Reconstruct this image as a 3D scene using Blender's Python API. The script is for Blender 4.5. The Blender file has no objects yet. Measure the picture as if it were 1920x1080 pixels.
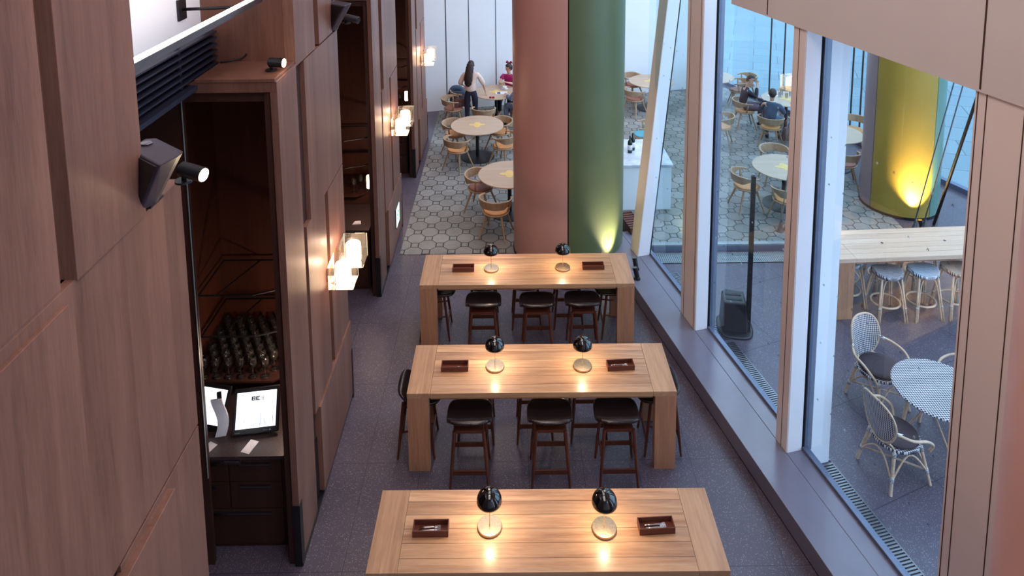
import bpy, bmesh, math, random
from mathutils import Vector, Matrix, Euler
random.seed(7)
SC = bpy.context.scene
COL = SC.collection
PI = math.pi

# ------------------------------------------------------------------ camera
FOC, PX, PY = 1300.0, 960.0, -82.46
ROT = Matrix(((0.99993757, 0.0090726, -0.00652261),
              (-0.00762899, 0.12781265, -0.99176899),
              (-0.00816426, 0.99175683, 0.12787388)))
CAMP = Vector((0, 0, 6.37))
cd = bpy.data.cameras.new('camera'); cam = bpy.data.objects.new('camera', cd); COL.objects.link(cam)
cam.matrix_world = Matrix.Translation(CAMP) @ ROT.to_4x4()
cd.sensor_width = 36; cd.lens = FOC / 1920 * 36; cd.shift_y = (PY - 540) / 1920
cd.clip_start = .05; cd.clip_end = 300
SC.camera = cam

def at(x, y, z=None, Y=None, X=None):
    """point in the room seen at a pixel, on the height z or the plane Y or X"""
    d = ROT @ Vector((x - PX, -(y - PY), -FOC))
    if z is not None: t = (z - CAMP.z) / d.z
    elif Y is not None: t = Y / d.y
    else: t = X / d.x
    return CAMP + d * t

# ------------------------------------------------------------------ world, lights, exposure
SC.view_settings.view_transform = 'Standard'
SC.view_settings.look = 'None'
SC.view_settings.gamma = 1
SC.view_settings.exposure = 0.0
SC.cycles.transparent_max_bounces = 32
W = bpy.data.worlds.new('sky'); SC.world = W; W.use_nodes = True
bgn = W.node_tree.nodes['Background']
bgn.inputs[0].default_value = (0.54, 0.74, 1.0, 1)
bgn.inputs[1].default_value = 3.6

def light(kind, name, loc, energy, color, size=.1, rot=None, target=None, sy=None, angle=60, blend=.6):
    l = bpy.data.lights.new(name, kind); l.energy = energy; l.color = color
    if kind == 'AREA':
        l.shape = 'RECTANGLE'; l.size = size; l.size_y = sy or size
    elif kind == 'SPOT':
        l.shadow_soft_size = size; l.spot_size = math.radians(angle); l.spot_blend = blend
    elif kind == 'POINT': l.shadow_soft_size = size
    o = bpy.data.objects.new(name, l); COL.objects.link(o); o.location = loc
    if rot: o.rotation_euler = rot
    if target is not None:
        o.rotation_euler = (Vector(target) - Vector(loc)).to_track_quat('-Z', 'Y').to_euler()
    return o

WARM = (1.0, .68, .52)
light('AREA', 'ceiling_light', (0.2, 3.0, 8.7), 170, (1, .86, .82), 2.2, (0, 0, 0), sy=5)
light('AREA', 'ceiling_light', (0.2, 9.5, 8.7), 140, (1, .86, .82), 2.0, (0, 0, 0), sy=6)
light('AREA', 'ceiling_light', (0.5, 14.8, 8.7), 150, (1, .92, .9), 3, (0, 0, 0), sy=4)
light('AREA', 'ceiling_light', (5.6, 15, 7.2), 60, (1, .9, .82), 3, (0, 0, 0), sy=4)
# ceiling downlights over the aisle
for dx, dy, e in ((-1.4, 6.9, 60), (0.4, 7.6, 60), (.3, 4.6, 45), (.6, 9.2, 45)):
    light('SPOT', 'ceiling_downlight', (dx, dy + .6, 8.6), e * 2.2, (1, .8, .62), .06, (0, 0, 0), angle=50, blend=1)

# ------------------------------------------------------------------ materials
def srgb(r, g, b):
    f = lambda c: (c / 255 / 12.92) if c / 255 <= .04045 else ((c / 255 + .055) / 1.055) ** 2.4
    return (f(r), f(g), f(b), 1)

class NT:
    def __init__(s, name):
        s.m = bpy.data.materials.new(name); s.m.use_nodes = True
        s.t = s.m.node_tree; s.n = s.t.nodes; s.b = s.n['Principled BSDF']; s.out = s.n['Material Output']
    def add(s, kind, **k):
        n = s.n.new(kind)
        for a, v in k.items(): setattr(n, a, v)
        return n
    def link(s, a, b): s.t.links.new(a, b)
    def val(s, sock, v):
        if isinstance(v, bpy.types.NodeSocket): s.link(v, sock)
        else: sock.default_value = v
    def math(s, op, a, b=0.0, clamp=False):
        n = s.add('ShaderNodeMath', operation=op, use_clamp=clamp)
        s.val(n.inputs[0], a); s.val(n.inputs[1], b); return n.outputs[0]
    def mix(s, fac, a, b, mode='MIX'):
        n = s.add('ShaderNodeMix', data_type='RGBA', blend_type=mode)
        s.val(n.inputs[0], fac); s.val(n.inputs[6], a); s.val(n.inputs[7], b); return n.outputs[2]
    def coord(s, scale=(1, 1, 1), rot=(0, 0, 0), world=False):
        if world:
            c = s.add('ShaderNodeNewGeometry').outputs['Position']
        else: c = s.add('ShaderNodeTexCoord').outputs['Object']
        mp = s.add('ShaderNodeMapping'); s.link(c, mp.inputs[0])
        mp.inputs['Scale'].default_value = scale; mp.inputs['Rotation'].default_value = rot
        return mp.outputs[0]
    def noise(s, vec, scale, detail=4, rough=.5, dist=0):
        n = s.add('ShaderNodeTexNoise'); s.link(vec, n.inputs['Vector'])
        n.inputs['Scale'].default_value = scale; n.inputs['Detail'].default_value = detail
        n.inputs['Roughness'].default_value = rough; n.inputs['Distortion'].default_value = dist
        return n.outputs['Fac']
    def ramp(s, fac, stops):
        n = s.add('ShaderNodeValToRGB'); s.link(fac, n.inputs[0])
        e = n.color_ramp.elements
        while len(e) < len(stops): e.new(.5)
        for i, (p, c) in enumerate(stops): e[i].position = p; e[i].color = c
        return n.outputs[0]
    def base(s, c, rough=.5, metal=0, spec=None):
        s.val(s.b.inputs['Base Color'], c); s.val(s.b.inputs['Roughness'], rough)
        s.b.inputs['Metallic'].default_value = metal
        if spec is not None: s.b.inputs['Specular IOR Level'].default_value = spec
        return s
    def bump(s, h, strength=.2, dist=.01):
        n = s.add('ShaderNodeBump'); s.link(h, n.inputs['Height'])
        n.inputs['Strength'].default_value = strength; n.inputs['Distance'].default_value = dist
        s.link(n.outputs[0], s.b.inputs['Normal'])

def plain(name, c, rough=.5, metal=0, spec=None, var=.08, nscale=12, coat=0):
    k = NT(name)
    v = k.noise(k.coord(), nscale, 3)
    c2 = tuple(x * (1 - var) for x in c[:3]) + (1,)
    c3 = tuple(min(1, x * (1 + var)) for x in c[:3]) + (1,)
    k.base(k.ramp(v, [(.3, c2), (.7, c3)]), rough, metal, spec)
    if coat: k.b.inputs['Coat Weight'].default_value = coat
    return k.m

def wood(name, c1, c2, axis=2, rough=.45, grain=1.0, plank=None, plank_axis=1, spec=.4, pvar=.25, line=.004, rings=True, coat=0):
    k = NT(name)
    sc = [9, 9, 9]; sc[axis] = .55
    v = k.coord(tuple(sc))
    if plank:
        raw = k.coord()
        sep = k.add('ShaderNodeSeparateXYZ'); k.link(raw, sep.inputs[0])
        q = k.math('DIVIDE', sep.outputs[plank_axis], plank)
        fl = k.math('FLOOR', q)
        wn = k.add('ShaderNodeTexWhiteNoise', noise_dimensions='1D'); k.link(fl, wn.inputs['W'])
        off = k.math('MULTIPLY', wn.outputs['Value'], 37.0)
        cmb = k.add('ShaderNodeCombineXYZ'); k.link(off, cmb.inputs[axis]); 
        va = k.add('ShaderNodeVectorMath', operation='ADD'); k.link(v, va.inputs[0]); k.link(cmb.outputs[0], va.inputs[1])
        v = va.outputs[0]
    n1 = k.noise(v, .55 * grain, 3, .55, .6)
    n2 = k.noise(v, 6 * grain, 6, .65, .2)
    n3 = k.noise(v, 26 * grain, 2, .5, 0)
    f = k.math('ADD', k.math('MULTIPLY', n1, .5), k.math('MULTIPLY', n2, .35))
    f = k.math('ADD', f, k.math('MULTIPLY', n3, .15))
    if rings:
        w = k.math('SINE', k.math('MULTIPLY', n1, 55.0))
        f = k.math('ADD', f, k.math('MULTIPLY', w, .035))
    col = k.ramp(f, [(.34, c1), (.62, c2)])
    if plank:
        fac = k.math('ADD', k.math('MULTIPLY', wn.outputs['Value'], pvar), 1 - pvar / 2)
        col = k.mix(1.0, col, k_rgb(k, fac), 'MULTIPLY')
        fr = k.math('FRACT', q)
        d = k.math('MULTIPLY', k.math('MINIMUM', fr, k.math('SUBTRACT', 1.0, fr)), plank)
        ln = k.math('LESS_THAN', d, line / 2)
        col = k.mix(ln, col, tuple(x * .25 for x in c1[:3]) + (1,))
    k.base(col, k.math('ADD', k.math('MULTIPLY', n2, .2), rough - .1), 0, spec)
    k.bump(f, .08, .004)
    if coat: k.b.inputs['Coat Weight'].default_value = coat; k.b.inputs['Coat Roughness'].default_value = .12
    return k.m

def k_rgb(k, fac):
    c = k.add('ShaderNodeCombineColor')
    for i in range(3): k.link(fac, c.inputs[i])
    return c.outputs[0]

def emit(name, c, strength):
    k = NT(name); k.base((0, 0, 0, 1), .5)
    k.b.inputs['Base Color'].default_value = c
    k.b.inputs['Emission Color'].default_value = c; k.b.inputs['Emission Strength'].default_value = strength
    return k.m

def thin_glass(name, tint, refl=1.0, ior=1.5, rough=0.0, frost=0):
    k = NT(name); k.n.remove(k.b)
    tr = k.add('ShaderNodeBsdfTransparent'); tr.inputs[0].default_value = tint
    gl = k.add('ShaderNodeBsdfGlossy'); gl.inputs['Roughness'].default_value = rough
    fr = k.add('ShaderNodeFresnel'); fr.inputs[0].default_value = ior
    mx = k.add('ShaderNodeMixShader')
    k.link(k.math('MULTIPLY', fr.outputs[0], refl, True), mx.inputs[0])
    k.link(tr.outputs[0], mx.inputs[1]); k.link(gl.outputs[0], mx.inputs[2])
    res = mx.outputs[0]
    if frost:
        df = k.add('ShaderNodeBsdfTranslucent'); df.inputs[0].default_value = (1, .97, .92, 1)
        d2 = k.add('ShaderNodeBsdfDiffuse'); d2.inputs[0].default_value = (1, .97, .92, 1)
        md = k.add('ShaderNodeMixShader'); md.inputs[0].default_value = .5; k.link(df.outputs[0], md.inputs[1]); k.link(d2.outputs[0], md.inputs[2])
        m2 = k.add('ShaderNodeMixShader'); n = k.noise(k.coord(), 45, 3)
        k.val(m2.inputs[0], k.math('MULTIPLY', n, frost * 2) if frost > .016 else frost); k.link(res, m2.inputs[1]); k.link(md.outputs[0], m2.inputs[2]); res = m2.outputs[0]
    k.link(res, k.out.inputs[0])
    return k.m

M = {}
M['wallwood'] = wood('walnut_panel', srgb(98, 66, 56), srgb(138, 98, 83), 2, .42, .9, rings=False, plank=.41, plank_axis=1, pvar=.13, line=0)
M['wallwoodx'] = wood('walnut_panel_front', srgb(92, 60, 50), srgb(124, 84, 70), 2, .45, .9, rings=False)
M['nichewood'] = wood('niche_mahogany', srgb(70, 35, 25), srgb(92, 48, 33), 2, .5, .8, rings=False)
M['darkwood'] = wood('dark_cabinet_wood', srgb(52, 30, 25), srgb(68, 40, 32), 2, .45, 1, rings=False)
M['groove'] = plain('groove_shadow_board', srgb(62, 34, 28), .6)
M['oak'] = wood('oak_boards', srgb(160, 112, 78), srgb(214, 170, 130), 0, .36, .7, plank=.125, plank_axis=1, spec=.5, pvar=.32, coat=.25)
M['oak_end'] = wood('oak_endboard', srgb(158, 116, 84), srgb(198, 156, 120), 1, .4, .8, spec=.5, coat=.15)
M['oak_leg'] = wood('oak_leg', srgb(150, 106, 80), srgb(184, 136, 106), 2, .45, .8)
M['oak_pale'] = wood('pale_oak_boards', srgb(204, 164, 136), srgb(232, 196, 170), 0, .42, .7, plank=.125, plank_axis=1, spec=.4, pvar=.12, rings=False)
M['teak'] = wood('teak_stool_wood', srgb(70, 34, 24), srgb(98, 52, 36), 2, .4, 1.5)
M['leather'] = plain('black_leather', srgb(38, 28, 29), .24, 0, .5, .1, 30)
M['boxwood'] = wood('red_brown_tray_wood', srgb(84, 42, 32), srgb(112, 60, 46), 0, .4, 1.5)
M['ashwood'] = wood('ash_chair_wood', srgb(150, 120, 92), srgb(186, 156, 124), 2, .5, 2, rings=False)
M['ashtop'] = wood('ash_table_top', srgb(178, 150, 126), srgb(196, 168, 142), 0, .4, 1.2, rings=False)
M['rounder'] = plain('yellow_top_inlay', srgb(226, 190, 112), .5)
M['tan'] = plain('orange_tan_leather', srgb(205, 145, 88), .5)
M['tan2'] = plain('rust_leather', srgb(150, 92, 76), .5)
M['blueseat'] = plain('blue_seat_fabric', srgb(90, 160, 180), .7)
M['black'] = plain('black_metal', srgb(24, 24, 28), .4)
M['blackgloss'] = plain('black_gloss_enamel', srgb(6, 6, 8), .06, 0, .6, coat=.5)
M['blackpl'] = plain('black_plastic', srgb(22, 20, 24), .45)
M['speaker'] = plain('speaker_cabinet', srgb(58, 52, 66), .5)
M['louvre'] = plain('louvre_metal', srgb(40, 42, 60), .45)
M['brass'] = plain('brushed_brass', srgb(206, 184, 156), .32, 1, var=.14, nscale=60)
M['steel'] = plain('steel_cutlery', srgb(215, 215, 215), .22, 1)
M['metalgrey'] = plain('grey_metal', srgb(130, 130, 135), .35, 1)
M['sill'] = plain('grey_sill_metal', srgb(116, 114, 130), .22, 0, .6, .05, 3)
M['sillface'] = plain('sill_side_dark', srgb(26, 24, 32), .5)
M['colwarmlit'] = plain('column_face_warm_lit', srgb(226, 212, 208), .5, var=.02, nscale=2)  # white column tinted pinkish here, warm room light put into the colour
M['colwhite'] = plain('column_white_face', srgb(244, 244, 250), .5, var=.02, nscale=2)
M['frameblue'] = plain('window_frame_metal', srgb(104, 114, 138), .35, .3)
M['gasket'] = plain('black_gasket', srgb(14, 14, 18), .6)
M['white'] = plain('white_paint', srgb(236, 238, 242), .55, var=.015, nscale=1.5)
M['plaster'] = plain('soffit_plaster', srgb(208, 198, 196), .6, var=.02, nscale=2)
M['pinkmetal'] = plain('pink_column_cladding', srgb(202, 154, 144), .42, .0, var=.05, nscale=1.2)
M['greenmetal'] = plain('green_column_cladding', srgb(94, 106, 74), .40, .0, var=.08, nscale=1.2)
M['yellowmetal'] = plain('yellow_column_cladding', srgb(164, 138, 58), .38, .0, var=.08, nscale=1.2)
M['mauvemetal'] = plain('mauve_column_cladding', srgb(150, 126, 130), .4, .0, var=.05, nscale=1.2)
M['tealmetal'] = plain('teal_column_cladding', srgb(100, 136, 124), .36, .0, var=.05, nscale=1.2)
M['paper'] = plain('white_paper', srgb(225, 220, 222), .7)
M['print'] = plain('grey_print', srgb(120, 116, 120), .7)
M['granite'] = plain('dark_speckled_granite', srgb(64, 50, 50), .4, var=.5, nscale=90)
M['ink'] = plain('black_ink', srgb(12, 12, 14), .7)
M['marble'] = plain('pale_marble', srgb(200, 205, 215), .25, var=.2, nscale=5)
M['bottle'] = plain('dark_green_bottle', srgb(24, 44, 30), .12)
M['cane'] = plain('rattan_cane', srgb(206, 176, 150), .5, var=.15, nscale=25)
M['cushion'] = plain('dark_brown_cushion', srgb(62, 46, 52), .75)
M['skin'] = plain('skin', srgb(212, 160, 134), .55, var=.04)
M['hair'] = plain('dark_hair', srgb(46, 28, 26), .5, var=.3, nscale=60)
M['blouse'] = plain('beige_blouse', srgb(226, 200, 186), .8, var=.08, nscale=20)
M['jeans'] = plain('dark_jeans', srgb(30, 30, 52), .8)
M['magenta'] = plain('magenta_top', srgb(168, 20, 96), .7, var=.15)
M['magentabow'] = plain('crimson_hair_bow', srgb(150, 16, 60), .7, var=.15)
M['denim'] = plain('washed_denim', srgb(110, 122, 150), .85, var=.45, nscale=30)
M['suitdark'] = plain('charcoal_suit', srgb(44, 38, 50), .8, var=.15)
M['suitblue'] = plain('slate_blue_jacket', srgb(66, 84, 108), .8, var=.12)
M['trouser'] = plain('mauve_grey_trousers', srgb(112, 88, 100), .8, var=.1)
M['shirt'] = plain('white_shirt', srgb(230, 230, 235), .7)
M['shoe'] = plain('dark_shoe', srgb(36, 26, 30), .4)
M['bag'] = plain('taupe_leather_bag', srgb(124, 96, 92), .5, var=.1)
M['china'] = plain('white_china', srgb(240, 240, 242), .2)
M['eye'] = plain('dark_eye', srgb(20, 14, 14), .3)
M['lip'] = plain('lips', srgb(170, 90, 86), .5)
M['glow'] = emit('lit_glass_cylinder', (1, .70, .44, 1), 7)
M['glow2'] = emit('lit_shelf_lamp', (1, .74, .5, 1), 10)
M['led'] = emit('led_strip', (1, .84, .68, 1), 9)
M['spotlens'] = emit('lit_spot_lens', (1, .85, .55, 1), 30)
M['bulb'] = emit('lamp_bulb', (1, .7, .4, 1), 6)
M['screen'] = emit('lit_screen', (.93, .96, 1, 1), 1.3)
M['exit'] = emit('lit_green_sign', (.75, 1, .82, 1), 1.4)
M['exitgreen'] = emit('lit_green_figure', (.1, .7, .35, 1), .8)
M['sketch'] = plain('screen_drawing_blue', srgb(150, 170, 200), .6)
M['sketch2'] = plain('screen_drawing_grey', srgb(120, 124, 136), .6)
M['glass'] = thin_glass('window_glass', (.93, .975, .99, 1), .14)
M['block'] = thin_glass('clear_glass_block', (.95, .93, .90, 1), 1.0, frost=.022)
M['wineglass'] = thin_glass('wine_glass', (.975, .97, .965, 1), 1.8, 1.5, .05, frost=.015)
M['tumbler'] = thin_glass('drinking_glass', (.97, .98, .99, 1), .8)
M['mark'] = plain('glass_marking', srgb(70, 76, 90), .6)
M['markreflect'] = plain('glass_marking_reflection', srgb(190, 200, 210), .6)  # pale colour imitates light reflecting off some of the marks
M['mesh'] = plain('grille_metal', srgb(150, 158, 160), .4, .3)
M['patterned'] = plain('patterned_bag_fabric', srgb(96, 60, 56), .8, var=.9, nscale=45)

def terrazzo(name='dark_terrazzo_floor', rot=0, tw=.58, tl=1.16, jw=.0028):
    k = NT(name)
    w = k.coord(rot=(0, 0, rot), world=True)
    sep = k.add('ShaderNodeSeparateXYZ'); k.link(w, sep.inputs[0])
    big = k.noise(w, 1.3, 4)
    med = k.noise(w, 60, 2)
    col = k.ramp(big, [(.3, srgb(78, 69, 83)), (.7, srgb(98, 87, 101))])
    col = k.mix(k.math('MULTIPLY', med, .5), col, srgb(66, 61, 72))
    for sc_, th, c in ((95, .28, srgb(178, 174, 180)), (60, .22, srgb(140, 134, 140))):
        v = k.add('ShaderNodeTexVoronoi'); k.link(w, v.inputs['Vector']); v.inputs['Scale'].default_value = sc_
        sel = k.add('ShaderNodeSeparateColor'); k.link(v.outputs['Color'], sel.inputs[0])
        hit = k.math('MULTIPLY', k.math('LESS_THAN', v.outputs['Distance'], th), k.math('GREATER_THAN', sel.outputs[0], .72))
        col = k.mix(k.math('MULTIPLY', hit, .75), col, c)
    # slab joints: 0.6 wide along X, 1.2 long along Y, staggered
    qx = k.math('DIVIDE', k.math('ADD', sep.outputs[0], 1.36 + 6), tw)
    fx = k.math('FRACT', qx); row = k.math('MODULO', k.math('FLOOR', qx), 2.0)
    qy = k.math('DIVIDE', k.math('ADD', sep.outputs[1], k.math('MULTIPLY', row, .0)), tl)
    fy = k.math('FRACT', k.math('ADD', qy, .2))
    def near(fr, s, w_):
        return k.math('LESS_THAN', k.math('MULTIPLY', k.math('MINIMUM', fr, k.math('SUBTRACT', 1.0, fr)), s), w_)
    jn = k.math('MAXIMUM', near(fx, tw, jw), near(fy, tl, jw))
    col = k.mix(k.math('MULTIPLY', jn, .75), col, srgb(32, 30, 36))
    k.base(col, k.math('ADD', k.math('MULTIPLY', big, .14), .30), 0, .45)
    return k.m

def octagons():
    k = NT('octagon_tile_floor')
    w = k.coord(rot=(0, 0, PI / 4), world=True)
    sep = k.add('ShaderNodeSeparateXYZ'); k.link(w, sep.inputs[0])
    p = .30
    u = k.math('SUBTRACT', k.math('FRACT', k.math('DIVIDE', k.math('ADD', sep.outputs[0], 50.07), p)), .5)
    v = k.math('SUBTRACT', k.math('FRACT', k.math('DIVIDE', k.math('ADD', sep.outputs[1], 50.02), p)), .5)
    au, av = k.math('ABSOLUTE', u), k.math('ABSOLUTE', v)
    d1 = k.math('SUBTRACT', .5, k.math('MAXIMUM', au, av))
    s = k.math('SUBTRACT', k.math('ADD', au, av), .7071)
    wd = .023
    octm = k.math('LESS_THAN', s, 0.0)
    l1 = k.math('MULTIPLY', octm, k.math('LESS_THAN', d1, wd))
    l2 = k.math('LESS_THAN', k.math('ABSOLUTE', s), wd * 1.9)
    ln = k.math('MAXIMUM', l1, l2)
    cu = k.math('FLOOR', k.math('DIVIDE', k.math('ADD', sep.outputs[0], 50.07), p))
    cv = k.math('FLOOR', k.math('DIVIDE', k.math('ADD', sep.outputs[1], 50.02), p))
    cmb = k.add('ShaderNodeCombineXYZ'); k.link(cu, cmb.inputs[0]); k.link(cv, cmb.inputs[1])
    wn = k.add('ShaderNodeTexWhiteNoise', noise_dimensions='2D'); k.link(cmb.outputs[0], wn.inputs['Vector'])
    n = k.noise(k.coord(world=True), 1.1, 5, .6)
    n2 = k.noise(k.coord(world=True), 14, 4, .6)
    f = k.math('ADD', k.math('MULTIPLY', n, .6), k.math('ADD', k.math('MULTIPLY', wn.outputs['Value'], .2), k.math('MULTIPLY', n2, .2)))
    col = k.ramp(f, [(.3, srgb(110, 108, 100)), (.7, srgb(160, 156, 152))])
    col = k.mix(k.math('MULTIPLY', ln, .95), col, srgb(26, 30, 28))
    k.base(col, .5, 0, .4)
    return k.m

def paving():
    k = NT('plaza_paving')
    w = k.coord(rot=(0, 0, math.radians(20)), world=True)
    b = k.add('ShaderNodeTexBrick'); k.link(w, b.inputs['Vector'])
    b.inputs['Scale'].default_value = 1; b.inputs['Brick Width'].default_value = 1.5; b.inputs['Row Height'].default_value = .9
    b.inputs['Mortar Size'].default_value = .012
    b.inputs['Color1'].default_value = srgb(120, 142, 150); b.inputs['Color2'].default_value = srgb(132, 152, 160)
    b.inputs['Mortar'].default_value = srgb(70, 86, 94)
    n = k.noise(w, 20, 4)
    k.base(k.mix(k.math('MULTIPLY', n, .25), b.outputs[0], srgb(98, 116, 124)), .5)
    return k.m

def weave(name, a, b, s=60, back=False):
    k = NT(name)
    w = k.coord((1, 0, 1) if back else (1, 1, 0), (0, PI / 4, 0) if back else (0, 0, PI / 4))
    va = k.add('ShaderNodeVectorMath', operation='ADD'); k.link(w, va.inputs[0]); va.inputs[1].default_value = (.0031, .0031, .0031); w = va.outputs[0]
    ch = k.add('ShaderNodeTexChecker'); k.link(w, ch.inputs[0]); ch.inputs['Scale'].default_value = s
    ch.inputs['Color1'].default_value = a; ch.inputs['Color2'].default_value = b
    k.base(ch.outputs[0], .6, 0, .3); k.bump(ch.outputs['Fac'], .3, .003)
    return k.m

def binding():
    k = NT('striped_cane_binding')
    w = k.coord()
    sep = k.add('ShaderNodeSeparateXYZ'); k.link(w, sep.inputs[0])
    f = k.math('FRACT', k.math('MULTIPLY', k.math('ADD', sep.outputs[2], k.math('MULTIPLY', sep.outputs[0], .25)), 75.0))
    k.base(k.mix(k.math('LESS_THAN', f, .42), srgb(228, 224, 222), srgb(28, 26, 38)), .6)
    return k.m

M['terrazzo'] = terrazzo(); M['terrace'] = terrazzo('terrace_stone_floor', math.radians(-21.4), 1.15, 1.15, .005); M['octagon'] = octagons(); M['paving'] = paving()
M['weave'] = weave('black_white_weave', srgb(216, 210, 212), srgb(52, 46, 64), 56)
M['weaveback'] = weave('black_white_weave_back', srgb(216, 210, 212), srgb(52, 46, 64), 62, True)
M['weavebrown'] = weave('brown_white_weave', srgb(196, 190, 194), srgb(66, 50, 58), 78)
M['weaveblue'] = weave('blue_white_weave', srgb(214, 224, 232), srgb(58, 78, 104), 78)
M['weavetan'] = weave('tan_white_weave', srgb(206, 186, 170), srgb(108, 78, 66), 78)
M['binding'] = binding()

# ------------------------------------------------------------------ mesh helpers
def B(): return bmesh.new()

def box(bm, x0, x1, y0, y1, z0, z1, mat=None):
    r = bmesh.ops.create_cube(bm, size=1)
    m = Matrix.Translation(((x0 + x1) / 2, (y0 + y1) / 2, (z0 + z1) / 2)) @ Matrix.Diagonal((abs(x1 - x0), abs(y1 - y0), abs(z1 - z0), 1))
    if mat: m = mat @ m
    bmesh.ops.transform(bm, matrix=m, verts=r['verts'])
    return bm

def prism(bm, pts, z0, z1, top=None):
    """vertical prism over plan points; top may be shifted points"""
    top = top or pts
    a = [bm.verts.new((p[0], p[1], z0 if len(p) < 3 else p[2])) for p in pts]
    b = [bm.verts.new((p[0], p[1], z1 if len(p) < 3 else p[2])) for p in top]
    n = len(a)
    bm.faces.new(a[::-1]); bm.faces.new(b)
    for i in range(n): bm.faces.new((a[i], a[(i + 1) % n], b[(i + 1) % n], b[i]))
    bmesh.ops.recalc_face_normals(bm, faces=bm.faces)
    return bm

def tube(bm, pts, r, n=8, closed=False, flat=None):
    pts = [Vector(p) for p in pts]
    m = len(pts)
    rs = r if isinstance(r, (list, tuple)) else [r] * m
    up = None; rings = []
    for i in range(m):
        if closed: t = pts[(i + 1) % m] - pts[i - 1]
        else: t = pts[min(i + 1, m - 1)] - pts[max(i - 1, 0)]
        t.normalize()
        if up is None:
            up = Vector((0, 0, 1)) if abs(t.z) < .9 else Vector((1, 0, 0))
        a = up - t * up.dot(t)
        if a.length < 1e-5: a = t.orthogonal()
        a.normalize(); up = a; b = t.cross(a)
        fa, fb = (flat or (1, 1))
        rings.append([bm.verts.new(pts[i] + (a * math.cos(2 * PI * j / n) * fa + b * math.sin(2 * PI * j / n) * fb) * rs[i]) for j in range(n)])
    k = m if closed else m - 1
    for i in range(k):
        A, C = rings[i], rings[(i + 1) % m]
        for j in range(n): bm.faces.new((A[j], A[(j + 1) % n], C[(j + 1) % n], C[j]))
    if not closed:
        bm.faces.new(rings[0][::-1]); bm.faces.new(rings[-1])
    bmesh.ops.recalc_face_normals(bm, faces=bm.faces)
    return bm

def lathe(bm, prof, n=32, c=(0, 0, 0), close=True):
    rings = []
    for r, z in prof:
        if r < 1e-5: rings.append([bm.verts.new((c[0], c[1], c[2] + z))])
        else: rings.append([bm.verts.new((c[0] + r * math.cos(2 * PI * j / n), c[1] + r * math.sin(2 * PI * j / n), c[2] + z)) for j in range(n)])
    for A, C in zip(rings[:-1], rings[1:]):
        for j in range(n):
            if len(A) == 1 and len(C) == 1: continue
            if len(A) == 1: bm.faces.new((A[0], C[(j + 1) % n], C[j]))
            elif len(C) == 1: bm.faces.new((A[j], A[(j + 1) % n], C[0]))
            else: bm.faces.new((A[j], A[(j + 1) % n], C[(j + 1) % n], C[j]))
    bmesh.ops.recalc_face_normals(bm, faces=bm.faces)
    return bm

def spline(pts, k=6):
    pts = [Vector(p) for p in pts]; out = []
    for i in range(len(pts) - 1):
        p0 = pts[max(i - 1, 0)]; p1 = pts[i]; p2 = pts[i + 1]; p3 = pts[min(i + 2, len(pts) - 1)]
        for j in range(k):
            t = j / k
            out.append(.5 * ((2 * p1) + (p2 - p0) * t + (2 * p0 - 5 * p1 + 4 * p2 - p3) * t * t + (3 * p1 - p0 - 3 * p2 + p3) * t ** 3))
    out.append(pts[-1]); return out

def obj(name, bm, mat, parent=None, smooth=False, bevel=0, solid=0, sub=0):
    me = bpy.data.meshes.new(name); bm.to_mesh(me); bm.free()
    if smooth:
        for p in me.polygons: p.use_smooth = True
        if smooth == 'auto':
            try: me.set_sharp_from_angle(angle=math.radians(40))
            except Exception: pass
    o = bpy.data.objects.new(name, me); COL.objects.link(o)
    o.data.materials.append(M[mat] if isinstance(mat, str) else mat)
    if parent: o.parent = parent
    if solid:
        s = o.modifiers.new('solid', 'SOLIDIFY'); s.thickness = solid; s.offset = -1
    if sub:
        s = o.modifiers.new('sub', 'SUBSURF'); s.levels = sub; s.render_levels = sub
    if bevel:
        b = o.modifiers.new('bevel', 'BEVEL'); b.width = bevel; b.segments = 2; b.limit_method = 'ANGLE'; b.angle_limit = math.radians(40)
    return o

def tag(o, label, cat, group=None):
    o['label'] = label; o['category'] = cat
    if group: o['group'] = group
    return o

def thing(name, label, cat, loc=(0, 0, 0), rz=0, group=None):
    o = bpy.data.objects.new(name, None); COL.objects.link(o); o.empty_display_size = .05
    o.location = loc; o.rotation_euler = (0, 0, rz)
    return tag(o, label, cat, group)

def struct(name, bm, mat, parent=None, **k):
    o = obj(name, bm, mat, parent, **k)
    if not parent: o['kind'] = 'structure'
    return o

KIDS = {}
def copy_tree(o, parent=None):
    c = o.copy(); COL.objects.link(c); c.parent = parent
    for ch in list(o.children): copy_tree(ch, c)
    return c
def dup(root, loc, rz=0, label=None, group=None):
    r = copy_tree(root); r.location = loc; r.rotation_euler = (0, 0, rz)
    if label: r['label'] = label
    if group: r['group'] = group
    return r
_used = set()
def place(proto, loc, rz, label, group=None):
    """first use moves the prototype itself, later uses copy it"""
    if proto.name in _used: return dup(proto, loc, rz, label, group)
    _used.add(proto.name); proto.location = loc; proto.rotation_euler = (0, 0, rz)
    proto['label'] = label
    if group: proto['group'] = group
    return proto

def face_dir(dx, dy): return math.atan2(-dx, dy)

# ------------------------------------------------------------------ facade frame of reference
FN = Vector((.9754, .2204, 0)); FU = Vector((-.2204, .9754, 0)); FP = Vector((2.89, 6.55, 0))
def F(s, o, z=0):
    p = FP + FU * s + FN * o; return Vector((p.x, p.y, z))
def fbox(bm, s0, s1, o0, o1, z0, z1):
    return prism(bm, [tuple(F(s, o))[:2] for s, o in ((s0, o0), (s0, o1), (s1, o1), (s1, o0))], z0, z1)

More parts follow.
